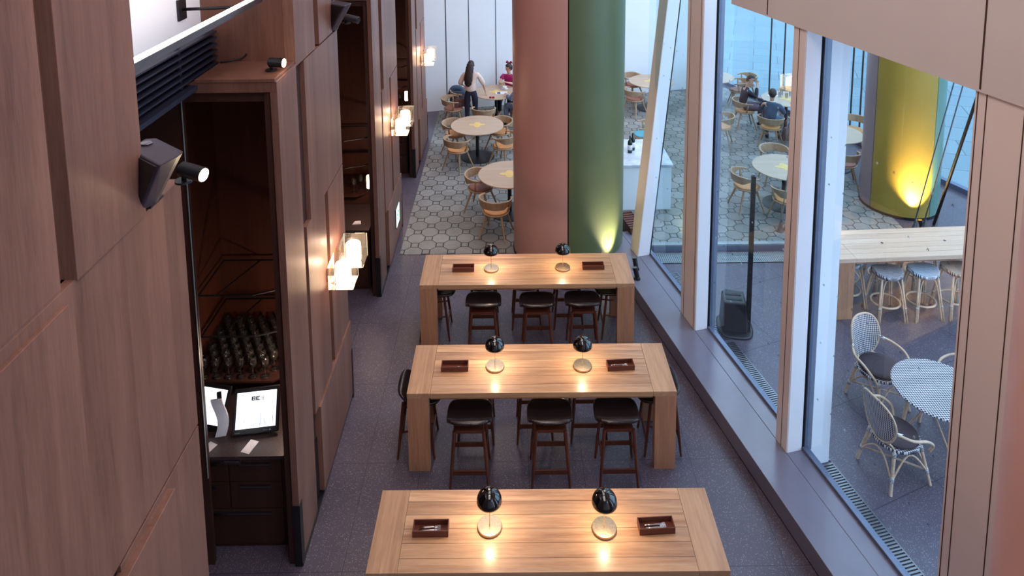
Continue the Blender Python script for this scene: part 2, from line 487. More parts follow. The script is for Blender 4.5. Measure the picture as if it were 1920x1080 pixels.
# ------------------------------------------------------------------ ground, floor, ceilings
b = B(); prism(b, [(-5, -3), (14, -3), (14, 4), (8.9 + .36 * 8.65, 4), (8.87, 12.65), (6.05, 20.5), (-5, 20.5)], -.1, 0)
struct('floor', b, 'terrazzo')
b = B(); prism(b, [tuple(F(-4, .27))[:2], (12.3, 3.0), (9.7, 10.4), tuple(F(3.75, .27))[:2]], 0, .0006)
struct('floor_terrace', b, 'terrace')
b = B(); prism(b, [(-1.83, 10.78), (6.93, 10.85), (6.93, 17.6), (6.2, 19.3), (-1.83, 17.7)], 0, .006)
struct('floor_octagon_tiles', b, 'octagon')
b = B(); prism(b, [(12.02, 4), (60, 4), (60, 70), (-20, 70), (-20, 21), (6.05, 20.5), (8.87, 12.65)], -.14, -.03)
struct('ground', b, 'paving')
b = B(); box(b, -5, 3.6, -3, 20.6, 9.0, 9.2); struct('ceiling', b, 'white')
b = B(); box(b, -5, 7, -3.2, -3, 0, 9); struct('wall_back', b, 'plaster')
b = B(); box(b, -5.2, -5, -3, 20.6, 0, 9); struct('wall_left', b, 'wallwoodx')
# bright far wall, angled, with panel joints
b = B(); prism(b, [(-2.25, 17.53), (3.4, 18.81), (3.34, 19.0), (-2.3, 17.72)], 0, 9)
wf = struct('wall_far', b, 'white')
for i, px in enumerate((838, 880, 930)):
    p = at(px, 120, Y=17.8); t = (p.x + 2.25) / 5.65; y = 17.53 + t * 1.28
    b = B(); prism(b, [(p.x - .012, y - .006), (p.x + .012, y - .006 + .005), (p.x + .012, y + .02), (p.x - .012, y + .02)], 0.02, 8.9)
    struct('trim_%d' % (i + 1), b, 'gasket' if i == 0 else 'metalgrey')
b = B(); prism(b, [(3.4, 18.81), (6.2, 19.45), (6.16, 19.65), (3.34, 19.0)], 0, 9); struct('wall_far_right', b, 'white')

# ------------------------------------------------------------------ timber wall on the left, four bays
XW = -1.94
def slab(bm, y0, y1, z0, z1, x1=XW, x0=-2.1): box(bm, x0, x1, y0, y1, z0, z1)

def wood_section(k, Y0):
    """one timber section: closed body with a niche in its camera-facing end"""
    Y1 = Y0 + 2.07
    n = 'wall_left_bay_%d' % (k + 1)
    r = bpy.data.objects.new(n, None); COL.objects.link(r); r['kind'] = 'structure'
    def part(name, bm, mat, **kw):
        o = obj(name, bm, mat, r, **kw); return o
    # face panels (each a board of its own)
    def panel(y0, y1, z0, z1, x=XW):
        b = B(); slab(b, y0, y1, z0, z1, x, -2.06); part('panel', b, 'wallwood', bevel=.002)
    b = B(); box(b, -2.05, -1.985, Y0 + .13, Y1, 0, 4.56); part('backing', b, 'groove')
    end = Y1 + (.2 if k == 0 else 0)
    b = B(); slab(b, Y0, Y0 + .53, .03, 4.6, XW, -2.0); part('corner_strip', b, 'wallwood', bevel=.002)
    panel(Y0 + .775, end, 2.97, 4.56)                # above
    panel(Y0 + .62, Y0 + 1.28, 1.0, 2.97)
    panel(Y0 + 1.40, end, 1.0, 2.955)
    panel(Y0 + .73, end, .05, .99, XW + .02)
    # upper storey
    b = B(); box(b, -3.4, -2.0, Y0 + .54, Y0 + 1.85, 4.55, 8.9); part('upper_body', b, 'wallwoodx')
    for y0, y1 in ((Y0 + .535, Y0 + 1.17), (Y0 + 1.33, Y0 + 1.87))[:1 if k == 0 else 2]:
        b = B(); slab(b, y0, y1, 4.575, 8.9, XW, -2.04); part('upper_panel', b, 'wallwood', bevel=.002)
    # dark metal kick plates
    b = B()
    box(b, -2.0, XW + .006, Y0 - .008, Y0 + .07, 0, .62)
    box(b, -2.06, XW - .03, Y0 + .535, Y0 + .725, 0, .66)
    box(b, -2.06, XW + .026, end - .03, end + .012, 0, .62)
    part('kick_plate', b, 'black')
    b = B(); box(b, -2.0, XW + .012, Y0, end, 0, .03); part('plinth', b, 'black')
    # niche frame (faces the camera)
    XL, XR = -3.25, -2.0
    b = B(); box(b, XL, XW - .001, Y0 - .002, Y0 + .54, 4.51, 4.60)
    part('header', b, 'wallwoodx', bevel=.003)
    b = B(); box(b, -2.06, -2.0, Y0 + .02, Y0 + .125, 0, 4.5); box(b, XL, -2.06, Y0 + .04, Y0 + .3, 4.42, 4.505)
    part('inner_frame', b, 'darkwood')
    b = B(); box(b, XL, -2.75, Y0 + .02, Y0 + .06, 0, 4.5)
    part('jamb', b, 'darkwood')
    b = B(); box(b, -2.754, -2.750, Y0 + .005, Y0 + .03, .9, 4.5); part('jamb_edge_strip', b, 'mesh')
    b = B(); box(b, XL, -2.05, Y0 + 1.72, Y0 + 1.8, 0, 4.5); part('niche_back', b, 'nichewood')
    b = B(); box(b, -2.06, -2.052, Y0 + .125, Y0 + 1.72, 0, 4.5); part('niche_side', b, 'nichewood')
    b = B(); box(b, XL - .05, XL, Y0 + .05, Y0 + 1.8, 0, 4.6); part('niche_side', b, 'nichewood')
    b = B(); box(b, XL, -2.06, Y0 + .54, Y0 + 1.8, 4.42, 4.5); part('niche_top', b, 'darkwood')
    b = B(); box(b, -3.4, -2.0, Y1 - .06, Y1, 0, 4.56); part('end_board', b, 'wallwoodx')
    # back wall panel of the passage behind this bay
    return r

BAYS = [(0, 1.63), (1, 5.63), (2, 9.66), (3, 13.66)]
for k, y0 in BAYS: wood_section(k, y0)
# recess walls at the back of each passage, seen above and between the bays
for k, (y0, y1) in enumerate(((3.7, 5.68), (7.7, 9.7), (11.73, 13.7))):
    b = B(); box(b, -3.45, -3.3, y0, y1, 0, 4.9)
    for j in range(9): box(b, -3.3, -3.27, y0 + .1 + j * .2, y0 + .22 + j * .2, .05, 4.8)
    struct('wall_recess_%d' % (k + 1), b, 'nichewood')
# nearest bay: raised boards and the stretch of wall beside the camera
NB = bpy.data.objects['wall_left_bay_1']
b = B(); slab(b, -2.9, 1.64, .05, 8.9, XW - .01, -2.1); obj('panel', b, 'wallwood', NB)
b = B(); slab(b, 1.64, 2.80, 4.502, 4.574, XW - .003, -2.0); obj('ledge', b, 'wallwood', NB)
b = B(); slab(b, 1.64, 2.16, 4.6, 8.9, XW, -2.1); obj('upper_panel', b, 'wallwood', NB)
b = B(); slab(b, 2.95, 3.5, .9, 2.92, XW + .045, -1.96); obj('raised_panel', b, 'wallwood', NB, bevel=.003)
b = B(); slab(b, 1.0, 2.81, .9, 4.50, XW + .02, -1.96); obj('raised_panel', b, 'wallwood', NB, bevel=.003)
b = B(); slab(b, 2.895, 3.49, 4.555, 8.9, XW + .012, -2.04); obj('raised_panel', b, 'wallwood', NB, bevel=.003)

# ------------------------------------------------------------------ high recess: plaster wall, louvre, led tube
b = B(); box(b, -2.95, -2.78, 3.6, 6.17, 4.95, 8.9); struct('wall_upper_plaster', b, 'white')
r = thing('ventilation_grille', 'dark slatted ventilation grille below the led tube on the left wall', 'grille', (-2.7, 4.8, 4.6))
b = B(); box(b, -.1, -.06, -1.2, 1.37, -.05, .36); obj('back_panel', b, 'louvre', r)
b = B(); box(b, -.06, .1, -1.2, 1.37, -.06, -.02); obj('lower_tray', b, 'louvre', r)
for i in range(6):
    b = B(); box(b, -.06, .06, -1.2, 1.36, .02 + i * .058, .034 + i * .058, Matrix.Rotation(.0, 4, 'Y')); obj('slat', b, 'louvre', r)
for i in range(3):
    b = B(); box(b, -.06, .02, -.8 + i * .75, -.76 + i * .75, -.02, .35); obj('divider', b, 'louvre', r)
r = thing('led_tube_light', 'glowing linear led tube on a black bracket arm, high on the left wall', 'light', (-2.2, 5.05, 5.24))
b = B(); box(b, -.03, .03, -1.4, 1.0, -.035, .015); obj('housing', b, 'metalgrey', r)
b = B(); box(b, -.018, .018, -1.38, .98, .015, .028); obj('led_strip', b, 'led', r)
b = B(); tube(b, [(-.57, .75, -.05), (-.0, .75, -.03)], .014); obj('arm', b, 'black', r, smooth=True)
b = B(); box(b, -.578, -.56, .68, .82, -.14, .04); obj('wall_plate', b, 'black', r, bevel=.003)
light('AREA', 'led_tube_glow', (-2.2, 4.9, 5.28), 7, (1, .88, .84), .04, (0, math.radians(130), 0), sy=2.5)

# ledge board on top of the second niche
b = B(); box(b, -2.62, -1.95, 5.62, 6.2, 4.6, 4.63); tag(obj('ledge_board', b, 'wallwoodx', bevel=.003), 'brown timber ledge board above the first niche, with a lit spotlight on it', 'ledge')
b = B(); tube(b, spline([(-2.6, 6.1, 4.64), (-2.5, 6.12, 4.65), (-2.42, 6.16, 4.665), (-2.38, 6.165, 4.70)], 5), .008)
tag(obj('power_cable', b, 'black', smooth=True), 'short black cable running over the timber ledge into the wall', 'cable')

def spotlight(loc, direction, lit, label, length=.16, r=.042, post=True):
    t = thing('spotlight', label, 'spotlight', loc, 0, None)
    d = Vector(direction).normalized()
    b = B(); tube(b, [(0, 0, 0), (0, 0, .012)], .05, 20); obj('base', b, 'black', t, smooth='auto')
    b = B(); tube(b, [(0, 0, .01), (0, 0, .055)], .014, 10); obj('stem', b, 'black', t, smooth=True)
    c = Vector((0, 0, .075)); a = c - d * .02; e = c + d * length
    b = B(); tube(b, [a, a + d * .01, a + d * .012, e], [r * .7, r * .8, r, r], 24); h = obj('lamp_head', b, 'metalgrey' if not lit else 'black', t, smooth='auto')
    b = B(); tube(b, [e, e + d * .004], r * .86, 24); obj('lens', b, 'spotlens' if lit else 'black', t, smooth='auto')
    b = B(); tube(b, [e - d * .004 + d * 0.006, e + d * .012], r, 24); 
    b.free()
    if lit:
        p = Vector(loc) + e + d * .03
        light('SPOT', 'spotlight_beam', p, 40, (1, .78, .5), .03, target=p + d, angle=70, blend=.8)
        light('POINT', 'spotlight_spill', p + d * .02, 1.2, (1, .75, .45), .03)
    return t
def speaker(loc, rz, label):
    t = thing('speaker', label, 'speaker', loc, rz, 'wall speakers on the timber wall')
    top = [(-.16, .12), (-.085, .19), (.13, .13), (.055, -.09), (-.16, .0)]
    bot = [(-.12, .10), (-.08, .15), (.02, .13), (-.05, -.12), (-.12, -.12)]
    top = [(-.03, -.20), (-.07, -.12), (-.06, -.02), (.0, -.01), (.24, -.20), (.235, -.26), (.20, -.38)]
    bot = [(-.03, -.245), (-.05, -.14), (-.04, -.05), (.0, -.05), (.05, -.14), (.05, -.18), (.015, -.25)]
    b = B(); prism(b, bot, 0.0, .31, top); obj('cabinet', b, 'speaker', t, bevel=.010)
    q = [Vector((-.03, -.203, .30)), Vector((.185, -.368, .30)), Vector((.013, -.25, .015)), Vector((-.03, -.246, .015))]
    n = (q[1] - q[0]).cross(q[2] - q[0]).normalized(); n = n if n.y < 0 else -n
    b = B(); v = [b.verts.new(p + n * .003) for p in q] + [b.verts.new(p + n * .010) for p in q]
    for f_ in ((0, 1, 2, 3), (7, 6, 5, 4), (0, 4, 5, 1), (1, 5, 6, 2), (2, 6, 7, 3), (3, 7, 4, 0)): b.faces.new([v[k] for k in f_])
    bmesh.ops.recalc_face_normals(b, faces=b.faces); obj('front_grille', b, 'blackpl', t)
    b = B(); lathe(b, [(0, .0), (.028, .0), (.033, .006), (0.025, .008), (0, .004)], 20, (-.01, -.10, .311)); obj('mounting_cup', b, 'metalgrey', t, smooth=True)
    b = B(); box(b, -.04, .04, -.2, -.06, -.012, 0.0); obj('bracket', b, 'black', t)
    return t
speaker((-1.96, 3.72, 4.57 + .012), 0, 'grey wedge-shaped speaker at the end of the nearest timber wall')
speaker((-1.96, 7.74, 4.57 + .012), 0, 'grey wedge-shaped speaker high on the second timber wall section')
spotlight((-1.86, 3.78, 4.60), (.9, -.28, -.12), True, 'lit cylindrical spotlight beside the nearest wall speaker', .14)
spotlight((-2.06, 5.86, 4.63), (.95, -.15, -.02), True, 'lit black spotlight standing on the timber ledge above the niche', .12)
spotlight((-1.86, 7.8, 4.60), (.9, -.35, -.14), False, 'unlit black spotlight beside the farther wall speaker', .17)

# ------------------------------------------------------------------ niche contents
def niche_unit(k, Y0):
    o1 = (-2.65, Y0 + .2, 0)
    which = ('nearest', 'second', 'farthest')[k]
    t = thing('waiter_cabinet', 'dark drawer cabinet with speckled worktop in the %s niche' % which, 'cabinet', o1)
    b = B(); box(b, -.58, .52, 0, 1.48, 0.0, .93); obj('body', b, 'darkwood', t)
    b = B(); box(b, -.6, .53, -.03, 1.5, .93, .965); obj('worktop', b, 'granite', t, bevel=.003)
    for j, (x0, x1, z0, z1) in enumerate(((-.56, .0, .70, .92), (.02, .50, .70, .92), (-.56, .0, .42, .69), (.02, .5, .42, .69), (-.56, .5, .05, .41))):
        b = B(); box(b, x0, x1, -.02, -.001, z0, z1); d = obj('drawer', b, 'darkwood', t, bevel=.002)
        b = B(); box(b, x0 + .1, x1 - .1, -.045, -.02, z1 - .035, z1 - .02); obj('handle', b, 'metalgrey', d)
    # raised glass shelf and two clipped open frames above
    t2 = thing('glass_rack', 'dark shelf rack with two clipped frames above the worktop of the %s niche' % which, 'shelf rack', (-2.65, Y0 + .9, 1.16))
    b = B(); prism(b, [(-.58, -.02), (.2, -.02), (.5, .22), (.5, .78), (-.58, .78)], -.02, 0); obj('lower_shelf', b, 'darkwood', t2)
    b = B(); box(b, -.56, -.5, .72, .78, -.19, -.021); obj('support', b, 'darkwood', t2)
    b = B(); box(b, .42, .48, .72, .78, -.19, -.021); obj('support', b, 'darkwood', t2)
    b = B(); box(b, -.56, .45, .1, .14, -.19, -.021); obj('support', b, 'darkwood', t2)
    for z in (.40, .86):
        path = [(-.56, .76, z), (-.56, .12, z), (.0, .12, z), (.30, .24, z), (.5, .5, z), (.5, .76, z)]
        b = B(); tube(b, path, .011, 6, closed=True); fr = obj('shelf_frame', b, 'black', t2)
        b = B(); tube(b, [(-.15, .76, z), (-.38, .12, z)], .008, 6); obj('cross_bar', b, 'black', fr)
    # little lit lamp on the right side board
    t3 = thing('shelf_lamp', 'small glowing cylinder lamp on the side board of the %s niche' % which, 'lamp', (-2.155, Y0 + (.75 if k == 0 else .45), 1.42 if k == 0 else 1.5))
    b = B(); lathe(b, [(0, 0), (.03, 0), (.034, .01), (.034, .19), (.03, .2), (0, .2)], 20); obj('lit_cylinder', b, 'glow2', t3, smooth='auto')
    b = B(); box(b, .03, .055, -.03, .03, .04, .16); obj('wall_plate', b, 'black', t3)
    light('POINT', 'shelf_lamp_glow', (-2.22, Y0 + (.75 if k == 0 else .45), 1.55), 11, WARM, .03)
for k, (_, y0) in enumerate(BAYS[1:]): niche_unit(k, y0)

def wine_glass_proto():
    t = thing('wine_glass', '', 'glass', (0, 0, 0))
    b = B(); lathe(b, [(0, .0), (.046, .002), (.047, .005), (.02, .009), (.005, .014)], 20); obj('foot', b, 'wineglass', t, smooth=True)
    b = B(); lathe(b, [(.005, .014), (.0042, .05), (.0045, .09), (.009, .098)], 10); obj('stem', b, 'wineglass', t, smooth=True)
    b = B(); lathe(b, [(.009, .098), (.03, .112), (.044, .14), (.046, .165), (.040, .20), (.033, .225), (.0322, .225), (.039, .20), (.0445, .165), (.0425, .141), (.029, .115), (.004, .102)], 22); obj('bowl', b, 'wineglass', t, smooth=True)
    return t
WG = wine_glass_proto()
G1 = 'wine glasses packed on the shelf of the nearest niche'
ORD = ['first', 'second', 'third', 'fourth', 'fifth', 'sixth', 'seventh', 'eighth']
for row in range(7):
    for c in range(8):
        x = -2.65 - .52 + c * .125 + (.062 if row % 2 else 0); y = 5.63 + .9 + .05 + row * .105
        xl = x + 2.65; yl = y - (5.63 + .9)
        if xl > .46 or (xl > .15 and yl < .04 + (xl - .2) * .85): continue
        place(WG, (x, y, 1.1605), random.random() * 6, 'wine glass above the order screen, %s row from the front, %s from the left' % (ORD[row], ORD[c]), G1)
for i, (x, y) in enumerate(((-2.32, 10.62), (-2.43, 10.7), (-2.52, 10.58))):
    place(WG, (x, y + .1, 1.16), 0, 'clear wine glass on the shelf of the second niche, %s from the right' % ORD[i], 'wine glasses in the second niche')
for i, (x, y) in enumerate(((-2.3, 14.8), (-2.42, 14.9))):
    place(WG, (x, y, 1.16), 0, 'clear wine glass on the shelf of the farthest niche, %s from the right' % ORD[i], 'wine glasses in the farthest niche')

# order screen and its neighbours on the worktop
def text(name, s, size, mat, parent, loc, rot=(0, 0, 0), ext=.001, bold=False, sx=1):
    c = bpy.data.curves.new(name, 'FONT'); c.body = s; c.size = size; c.extrude = ext; c.align_x = 'CENTER'; c.align_y = 'CENTER'
    if bold: c.offset = size * .035
    o = bpy.data.objects.new(name + '_tmp', c); COL.objects.link(o)
    bpy.context.view_layer.update()
    me = bpy.data.meshes.new_from_object(o.evaluated_get(bpy.context.evaluated_depsgraph_get()))
    bpy.data.objects.remove(o)
    q = bpy.data.objects.new(name, me); COL.objects.link(q); q.parent = parent; q.location = loc; q.rotation_euler = rot; q.scale = (sx, 1, 1)
    me.materials.clear(); me.materials.append(M[mat]); return q

def monitor(name, label, loc, rz, full=True):
    t = thing(name, label, 'screen', loc, rz)
    tilt = bpy.data.objects.new('screen_unit', None)  # replaced below by real parts rotated together
    bpy.data.objects.remove(tilt)
    R_ = Matrix.Rotation(math.radians(-32), 4, 'X')
    T = Matrix.Translation((0, 0, .035)) @ R_
    b = B(); box(b, -.215, .215, 0, .03, 0, .385, T); cs = obj('casing', b, 'blackpl', t, bevel=.008)
    b = B(); box(b, -.185, .185, -.003, .0, .05, .35, T); sc = obj('display', b, 'screen', t)
    b = B(); box(b, -.12, .12, .05, .24, 0, .03); box(b, -.05, .05, .16, .2, .02, .16); obj('stand', b, 'blackpl', t, bevel=.006)
    if full:
        def dec(name, pieces, mat):
            b = B()
            for x0, x1, z0, z1 in pieces: box(b, x0, x1, -.0045, -.0035, z0, z1, T)
            return obj(name, b, mat, sc)
        # bold two-letter logo with a small stacked pair beside it
        def letter(x, kind):
            w, h, z = .036, .034, .276
            L = {'B': [(0, .012, 0, h), (0, w, 0, .008), (0, w, h - .008, h), (0, w, .0135, .0205), (w - .010, w, .002, h - .002)],
                 'E': [(0, .012, 0, h), (0, w, 0, .009), (0, w, h - .009, h), (0, w - .006, .0130, .0210)]}[kind]
            return [(x + a, x + c, z + d, z + e) for a, c, d, e in L]
        dec('logo', letter(-.048, 'B') + letter(-.008, 'E') +
            [(.034, .068, .306, .3095), (.064, .068, .294, .3095), (.034, .068, .294, .2975),
             (.034, .068, .288, .291), (.034, .068, .276, .279), (.034, .037, .276, .291), (.049, .052, .276, .291), (.064, .068, .276, .291)], 'ink')
        rnd = random.Random(5); P1, P2 = [], []
        x = -.17
        while x < .16:
            w = rnd.uniform(.006, .022); h = rnd.choice([.02, .035, .05, .06]) + rnd.uniform(0, .02)
            if -.12 < x < -.095: w, h = .03, .125
            if .125 < x < .15: w, h = .022, .11
            if .03 < x < .05: w, h = .004, .11
            tgt = P1 if rnd.random() < .5 else P2
            z = .06
            tgt += [(x, x + .002, z, z + h), (x + w, x + w + .002, z, z + h), (x, x + w, z + h, z + h + .002)]
            for q in range(int(h / .012)): P2.append((x + .002, x + w * rnd.uniform(.3, .9), z + q * .012, z + q * .012 + .0012))
            x += w + rnd.uniform(.001, .006)
        dec('skyline_drawing', P1, 'sketch'); dec('skyline_detail', P2, 'sketch2')
        dec('status_light', [(.135, .139, .018, .03), (.131, .143, .022, .026)], 'paper')
        dec('maker_text', [(.075 + i * .008, .080 + i * .008, .021, .027) for i in range(6)] + [(-.185 + i * .008, -.180 + i * .008, .018, .024) for i in range(6)], 'print')
    return t
monitor('order_screen', 'lit order screen with a bold logo and city skyline on the speckled worktop', (-2.46, 6.02, .967), math.radians(8))
monitor('order_screen', 'second screen half hidden behind the nearest timber wall edge', (-3.0, 6.08, .967), math.radians(-12), False)
light('AREA', 'screen_glow', (-2.5, 5.97, 1.2), .3, (.9, .95, 1), .3, (math.radians(60), 0, 0))
for i, (x, y, rz, lab) in enumerate(((-2.47, 5.91, -.3, 'white paper slip on the worktop in front of the order screen'),
                                     (-2.86, 5.89, -.45, 'white paper slip on the worktop left of the order screen'),
                                     (-3.02, 5.91, -.4, 'white paper slip at the far left end of the worktop'))):
    b = B(); box(b, -.045, .045, -.075, .075, 0, .002); o = tag(obj('paper_slip', b, 'paper'), lab, 'paper', None); o.location = (x, y, .966); o.rotation_euler = (0, 0, rz)
t = thing('hanging_order_pad', 'curled stack of printed order slips leaning beside the order screen', 'paper', (-2.8, 6.05, .967), .2)
b = B(); 
for i in range(9):
    z0, z1 = i * .04, i * .04 + .04
    xo = .03 * math.sin(i / 8 * PI * 1.2); xo2 = .03 * math.sin((i + 1) / 8 * PI * 1.2)
    prism(b, [(xo - .05, -.02 + i * .004), (xo + .05, -.02 + i * .004), (xo + .05, .0 + i * .004), (xo - .05, .0 + i * .004)], z0, z1,
          [(xo2 - .05, -.016 + i * .004), (xo2 + .05, -.016 + i * .004), (xo2 + .05, .004 + i * .004), (xo2 - .05, .004 + i * .004)])
obj('slips', b, 'paper', t)
b = B(); box(b, -.02, .02, .03, .05, 0, .42); obj('holder', b, 'black', t)
t = thing('cutlery_holder', 'open drawer insert of small steel cutlery at the worktop front', 'cutlery', (-2.66, 5.79, .9))
b = B(); box(b, -.16, .14, -.005, .02, .0, .028); obj('tray', b, 'metalgrey', t)
b = B(); box(b, -.0, .13, -.012, -.004, .03, .036)
obj('spoon', b, 'steel', t)
b = B(); prism(b, [(-.06, -.05), (.07, -.04), (.05, .06), (-.04, .05)], 0, .02, [(-.04, -.02), (.04, -.03), (.03, .03), (-.03, .02)])
o = tag(obj('napkin', b, 'paper'), 'crumpled white napkin on the worktop of the second niche', 'napkin'); o.location = (-2.35, 10.05, .966)

# ------------------------------------------------------------------ glass block wall lamps
SCN = thing('wall_lamp', '', 'wall lamp', (0, 0, 0))
for (dy, dx, dz) in ((0, 0, 0), (.40, .02, .0)):
    b = B(); box(b, .01 + dx, .27 + dx, dy, dy + .26, dz, dz + .27)
    blk = obj('glass_block', b, 'block', SCN, bevel=.004)
    b = B(); lathe(b, [(0, .02), (.08, .02), (.083, .03), (.083, .21), (.078, .22), (0, .22)], 28, (.14 + dx, dy + .13, dz)); obj('lit_cylinder', b, 'glow', blk, smooth='auto')
    b = B(); box(b, -.02, .01 + dx, dy + .06, dy + .2, dz + .05, dz + .2); obj('wall_plate', b, 'brass', SCN)
for k, (Y0, w) in enumerate(((5.63, 'nearest'), (9.66, 'middle'), (13.66, 'farthest'))):
    lab = ('nearest and largest glass block wall lamp on the timber wall', 'second glass block wall lamp, past the nearest one along the timber wall', 'farthest glass block wall lamp, beside the bright white wall')[k]
    for q in (.13, .53): light('POINT', 'wall_lamp_glow', (XW + .16, Y0 + 1.15 + q, (1.98 if k == 0 else 2.05) + .245), 3, WARM, .008)
    place(SCN, (XW + .02, Y0 + 1.15, 1.98 if k == 0 else 2.05), 0, lab, 'glass block wall lamps')

# green lit sign low on the third bay
t = thing('exit_sign', 'small lit green-white sign low on the middle timber wall', 'sign', (XW + .0, 11.15, .34))
b = B(); box(b, 0, .035, -.17, .17, 0, .34); obj('casing', b, 'metalgrey', t, bevel=.004)
b = B(); box(b, .035, .038, -.155, .155, .015, .325); obj('lit_panel', b, 'exit', t)
b = B(); lathe(b, [(0, 0), (.018, .006), (.022, .02), (.018, .034), (0, .04)], 10, (.040, -.02, .235)); box(b, .038, .041, -.05, .0, .12, .235); box(b, .038, .041, -.10, -.05, .2, .215); box(b, .038, .041, 0, .05, .16, .178); box(b, .038, .041, -.06, -.035, .05, .13); box(b, .038, .041, -.01, .045, .09, .11)
obj('running_figure', b, 'exitgreen', t)

# ------------------------------------------------------------------ facade on the right: sill, columns, panes, soffit
b = B(); fbox(b, -4.2, 4.6, -.38, .0, .02, .22); fbox(b, -4.2, 4.6, .004, .27, .02, .218)
struct('trim_10', b, 'sill', bevel=.004)
b = B(); fbox(b, -4.2, 4.6, -.375, -.33, 0.0, .19); struct('baseboard_right', b, 'sillface')
def column_fin(name, s0, s1, w=.18, ext=None, grooves=()):
    r = bpy.data.objects.new(name, None); COL.objects.link(r); r['kind'] = 'structure'
    b = B(); fbox(b, s0 + .004, s1, 0, .012, .22, 8.9); obj('interior_face', b, 'colwarmlit', r)
    b = B(); fbox(b, s0, s1, .012, w, .22, 8.9); obj('front_face', b, 'colwhite', r)
    b = B()
    for g in grooves: fbox(b, g - .004, g + .004, -.002, .001, .22, 8.9)
    obj('groove', b, 'groove', r)
    b = B(); fbox(b, s0 + .01, s0 + .05, w + .001, w + .03, .22, 8.9); obj('gasket', b, 'gasket', r)
    b = B(); fbox(b, s0 - .01, s0 + .05, w + .03, w + .11, .22, 8.9); obj('frame', b, 'frameblue', r)
    if ext:
        b = B(); fbox(b, s0 + .0, s1, w + .115, w + ext, -.0, 8.9); obj('outer_fin', b, 'colwhite', r)
    return r
column_fin('wall_right_column_1', 2.0, 2.41, .18, None, (2.05, 2.33))
column_fin('wall_right_column_2', 0.0, .19, .18, .34, (.10,))
column_fin('wall_right_column_3', -2.36, -1.88, .18, .3, (-1.97, -1.90, -2.25))
column_fin('wall_right_column_4', -4.3, -3.9, .18, .3, ())
# leaning column beside the big round column
r = bpy.data.objects.new('wall_right_leaning_column', None); COL.objects.link(r); r['kind'] = 'structure'
def lean(bm, P, Q):
    """P: four bottom points, top shifted to z 8.9 following the lean seen in the room"""
    sh = Vector((.093 * 8.68, -.01 * 8.68, 0))
    return prism(bm, [(p.x, p.y, .22) for p in P], 0, 0, [(p.x + sh.x, p.y + sh.y, 8.9) for p in P])
a0, a1 = Vector((1.95, 10.52, 0)), Vector((2.02, 10.28, 0)); wv = FN * .2
b = B(); lean(b, [a1, a0, a0 + FN * .012, a1 + FN * .012], 0); obj('interior_face', b, 'colwarmlit', r)
b = B(); lean(b, [a1 + FN * .0125, a0 + FN * .0125, a0 + wv, a1 + wv], 0); obj('front_face', b, 'colwhite', r)
b = B(); lean(b, [a1 + wv, a0 + wv, a0 + wv + FN * .02, a1 + wv + FN * .02], 0); obj('gasket', b, 'gasket', r)

# panes with their rails and small printed marks
def marks(parent, s0, s1, rows, o=.215):
    b = B(); b2 = B()
    for j, z in enumerate(rows):
        n = int((s1 - s0) / .2)
        for i in range(n):
            s = s0 + .1 + i * .2; h = .020; w = .011
            bb = b if (i + j) % 3 else b2
            fbox(bb, s, s + .003, o - .001, o + .001, z, z + h)
            fbox(bb, s, s + w, o - .001, o + .001, z + h - .003, z + h)
            fbox(bb, s + w, s + w + .003, o - .001, o + .001, z + .002, z + h)
            fbox(bb, s + w + .003, s + w + .008, o - .001, o + .001, z + .002, z + .005)
    obj('printed_mark', b, 'mark', parent); obj('printed_mark', b2, 'markreflect', parent)
for i, (s0, s1) in enumerate(((2.42, 3.83), (.20, 2.0), (-1.87, 0.0), (-3.9, -2.37))):
    b = B(); fbox(b, s0, s1, .185, .25, .22, .255); fr = struct('window_%d' % (i + 1), b, 'frameblue', bevel=.004)
    b = B(); fbox(b, s0, s1, .212, .218, .25, 8.9); obj('glass_pane', b, 'glass', fr)
    if i < 3: marks(fr, s0, s1, (.92, 1.55, 2.18, 3.24, 3.72))
# soffit band
b = B(); fbox(b, -6, 1.33, -.02, -.002, 4.80, 8.95); struct('trim_11', b, 'plaster')
b = B(); fbox(b, -6, 1.33, -.02, 1.0, 4.78, 4.80); struct('trim_12', b, 'plaster')
b = B()
for s in (.62, -1.93): fbox(b, s - .006, s + .006, -.024, -.018, 4.80, 8.95)
struct('trim_13', b, 'groove')
# floor grilles outside the panes
def slat_grille(name, label, s0, s1, o0, o1, n):
    t = thing(name, label, 'floor grille', F((s0 + s1) / 2, (o0 + o1) / 2, 0.0), math.atan2(FU.y, FU.x) - PI / 2)
    L = s1 - s0; w = o1 - o0
    b = B(); box(b, -w / 2, w / 2, -L / 2, L / 2, -.0, .004); obj('channel', b, 'gasket', t)
    b = B()
    for i in range(n): y = -L / 2 + (i + .5) * L / n; box(b, -w / 2 + .012, w / 2 - .012, y - L / n * .27, y + L / n * .27, .004, .012)
    obj('slats', b, 'metalgrey', t)
    b = B(); box(b, -w / 2, -w / 2 + .012, -L / 2, L / 2, .004, .014); box(b, w / 2 - .012, w / 2, -L / 2, L / 2, .004, .014); obj('edge_bar', b, 'metalgrey', t)
slat_grille('floor_grille', 'slatted floor grille outside the pane nearest the camera', -1.87, -.02, .32, .55, 60)
slat_grille('floor_grille', 'slatted floor grille outside the middle pane, by the black stand', .0, 1.95, .32, .55, 62)
slat_grille('floor_grille', 'slatted floor grille outside the far pane, beside the leaning column', 2.0, 3.6, .32, .55, 50)
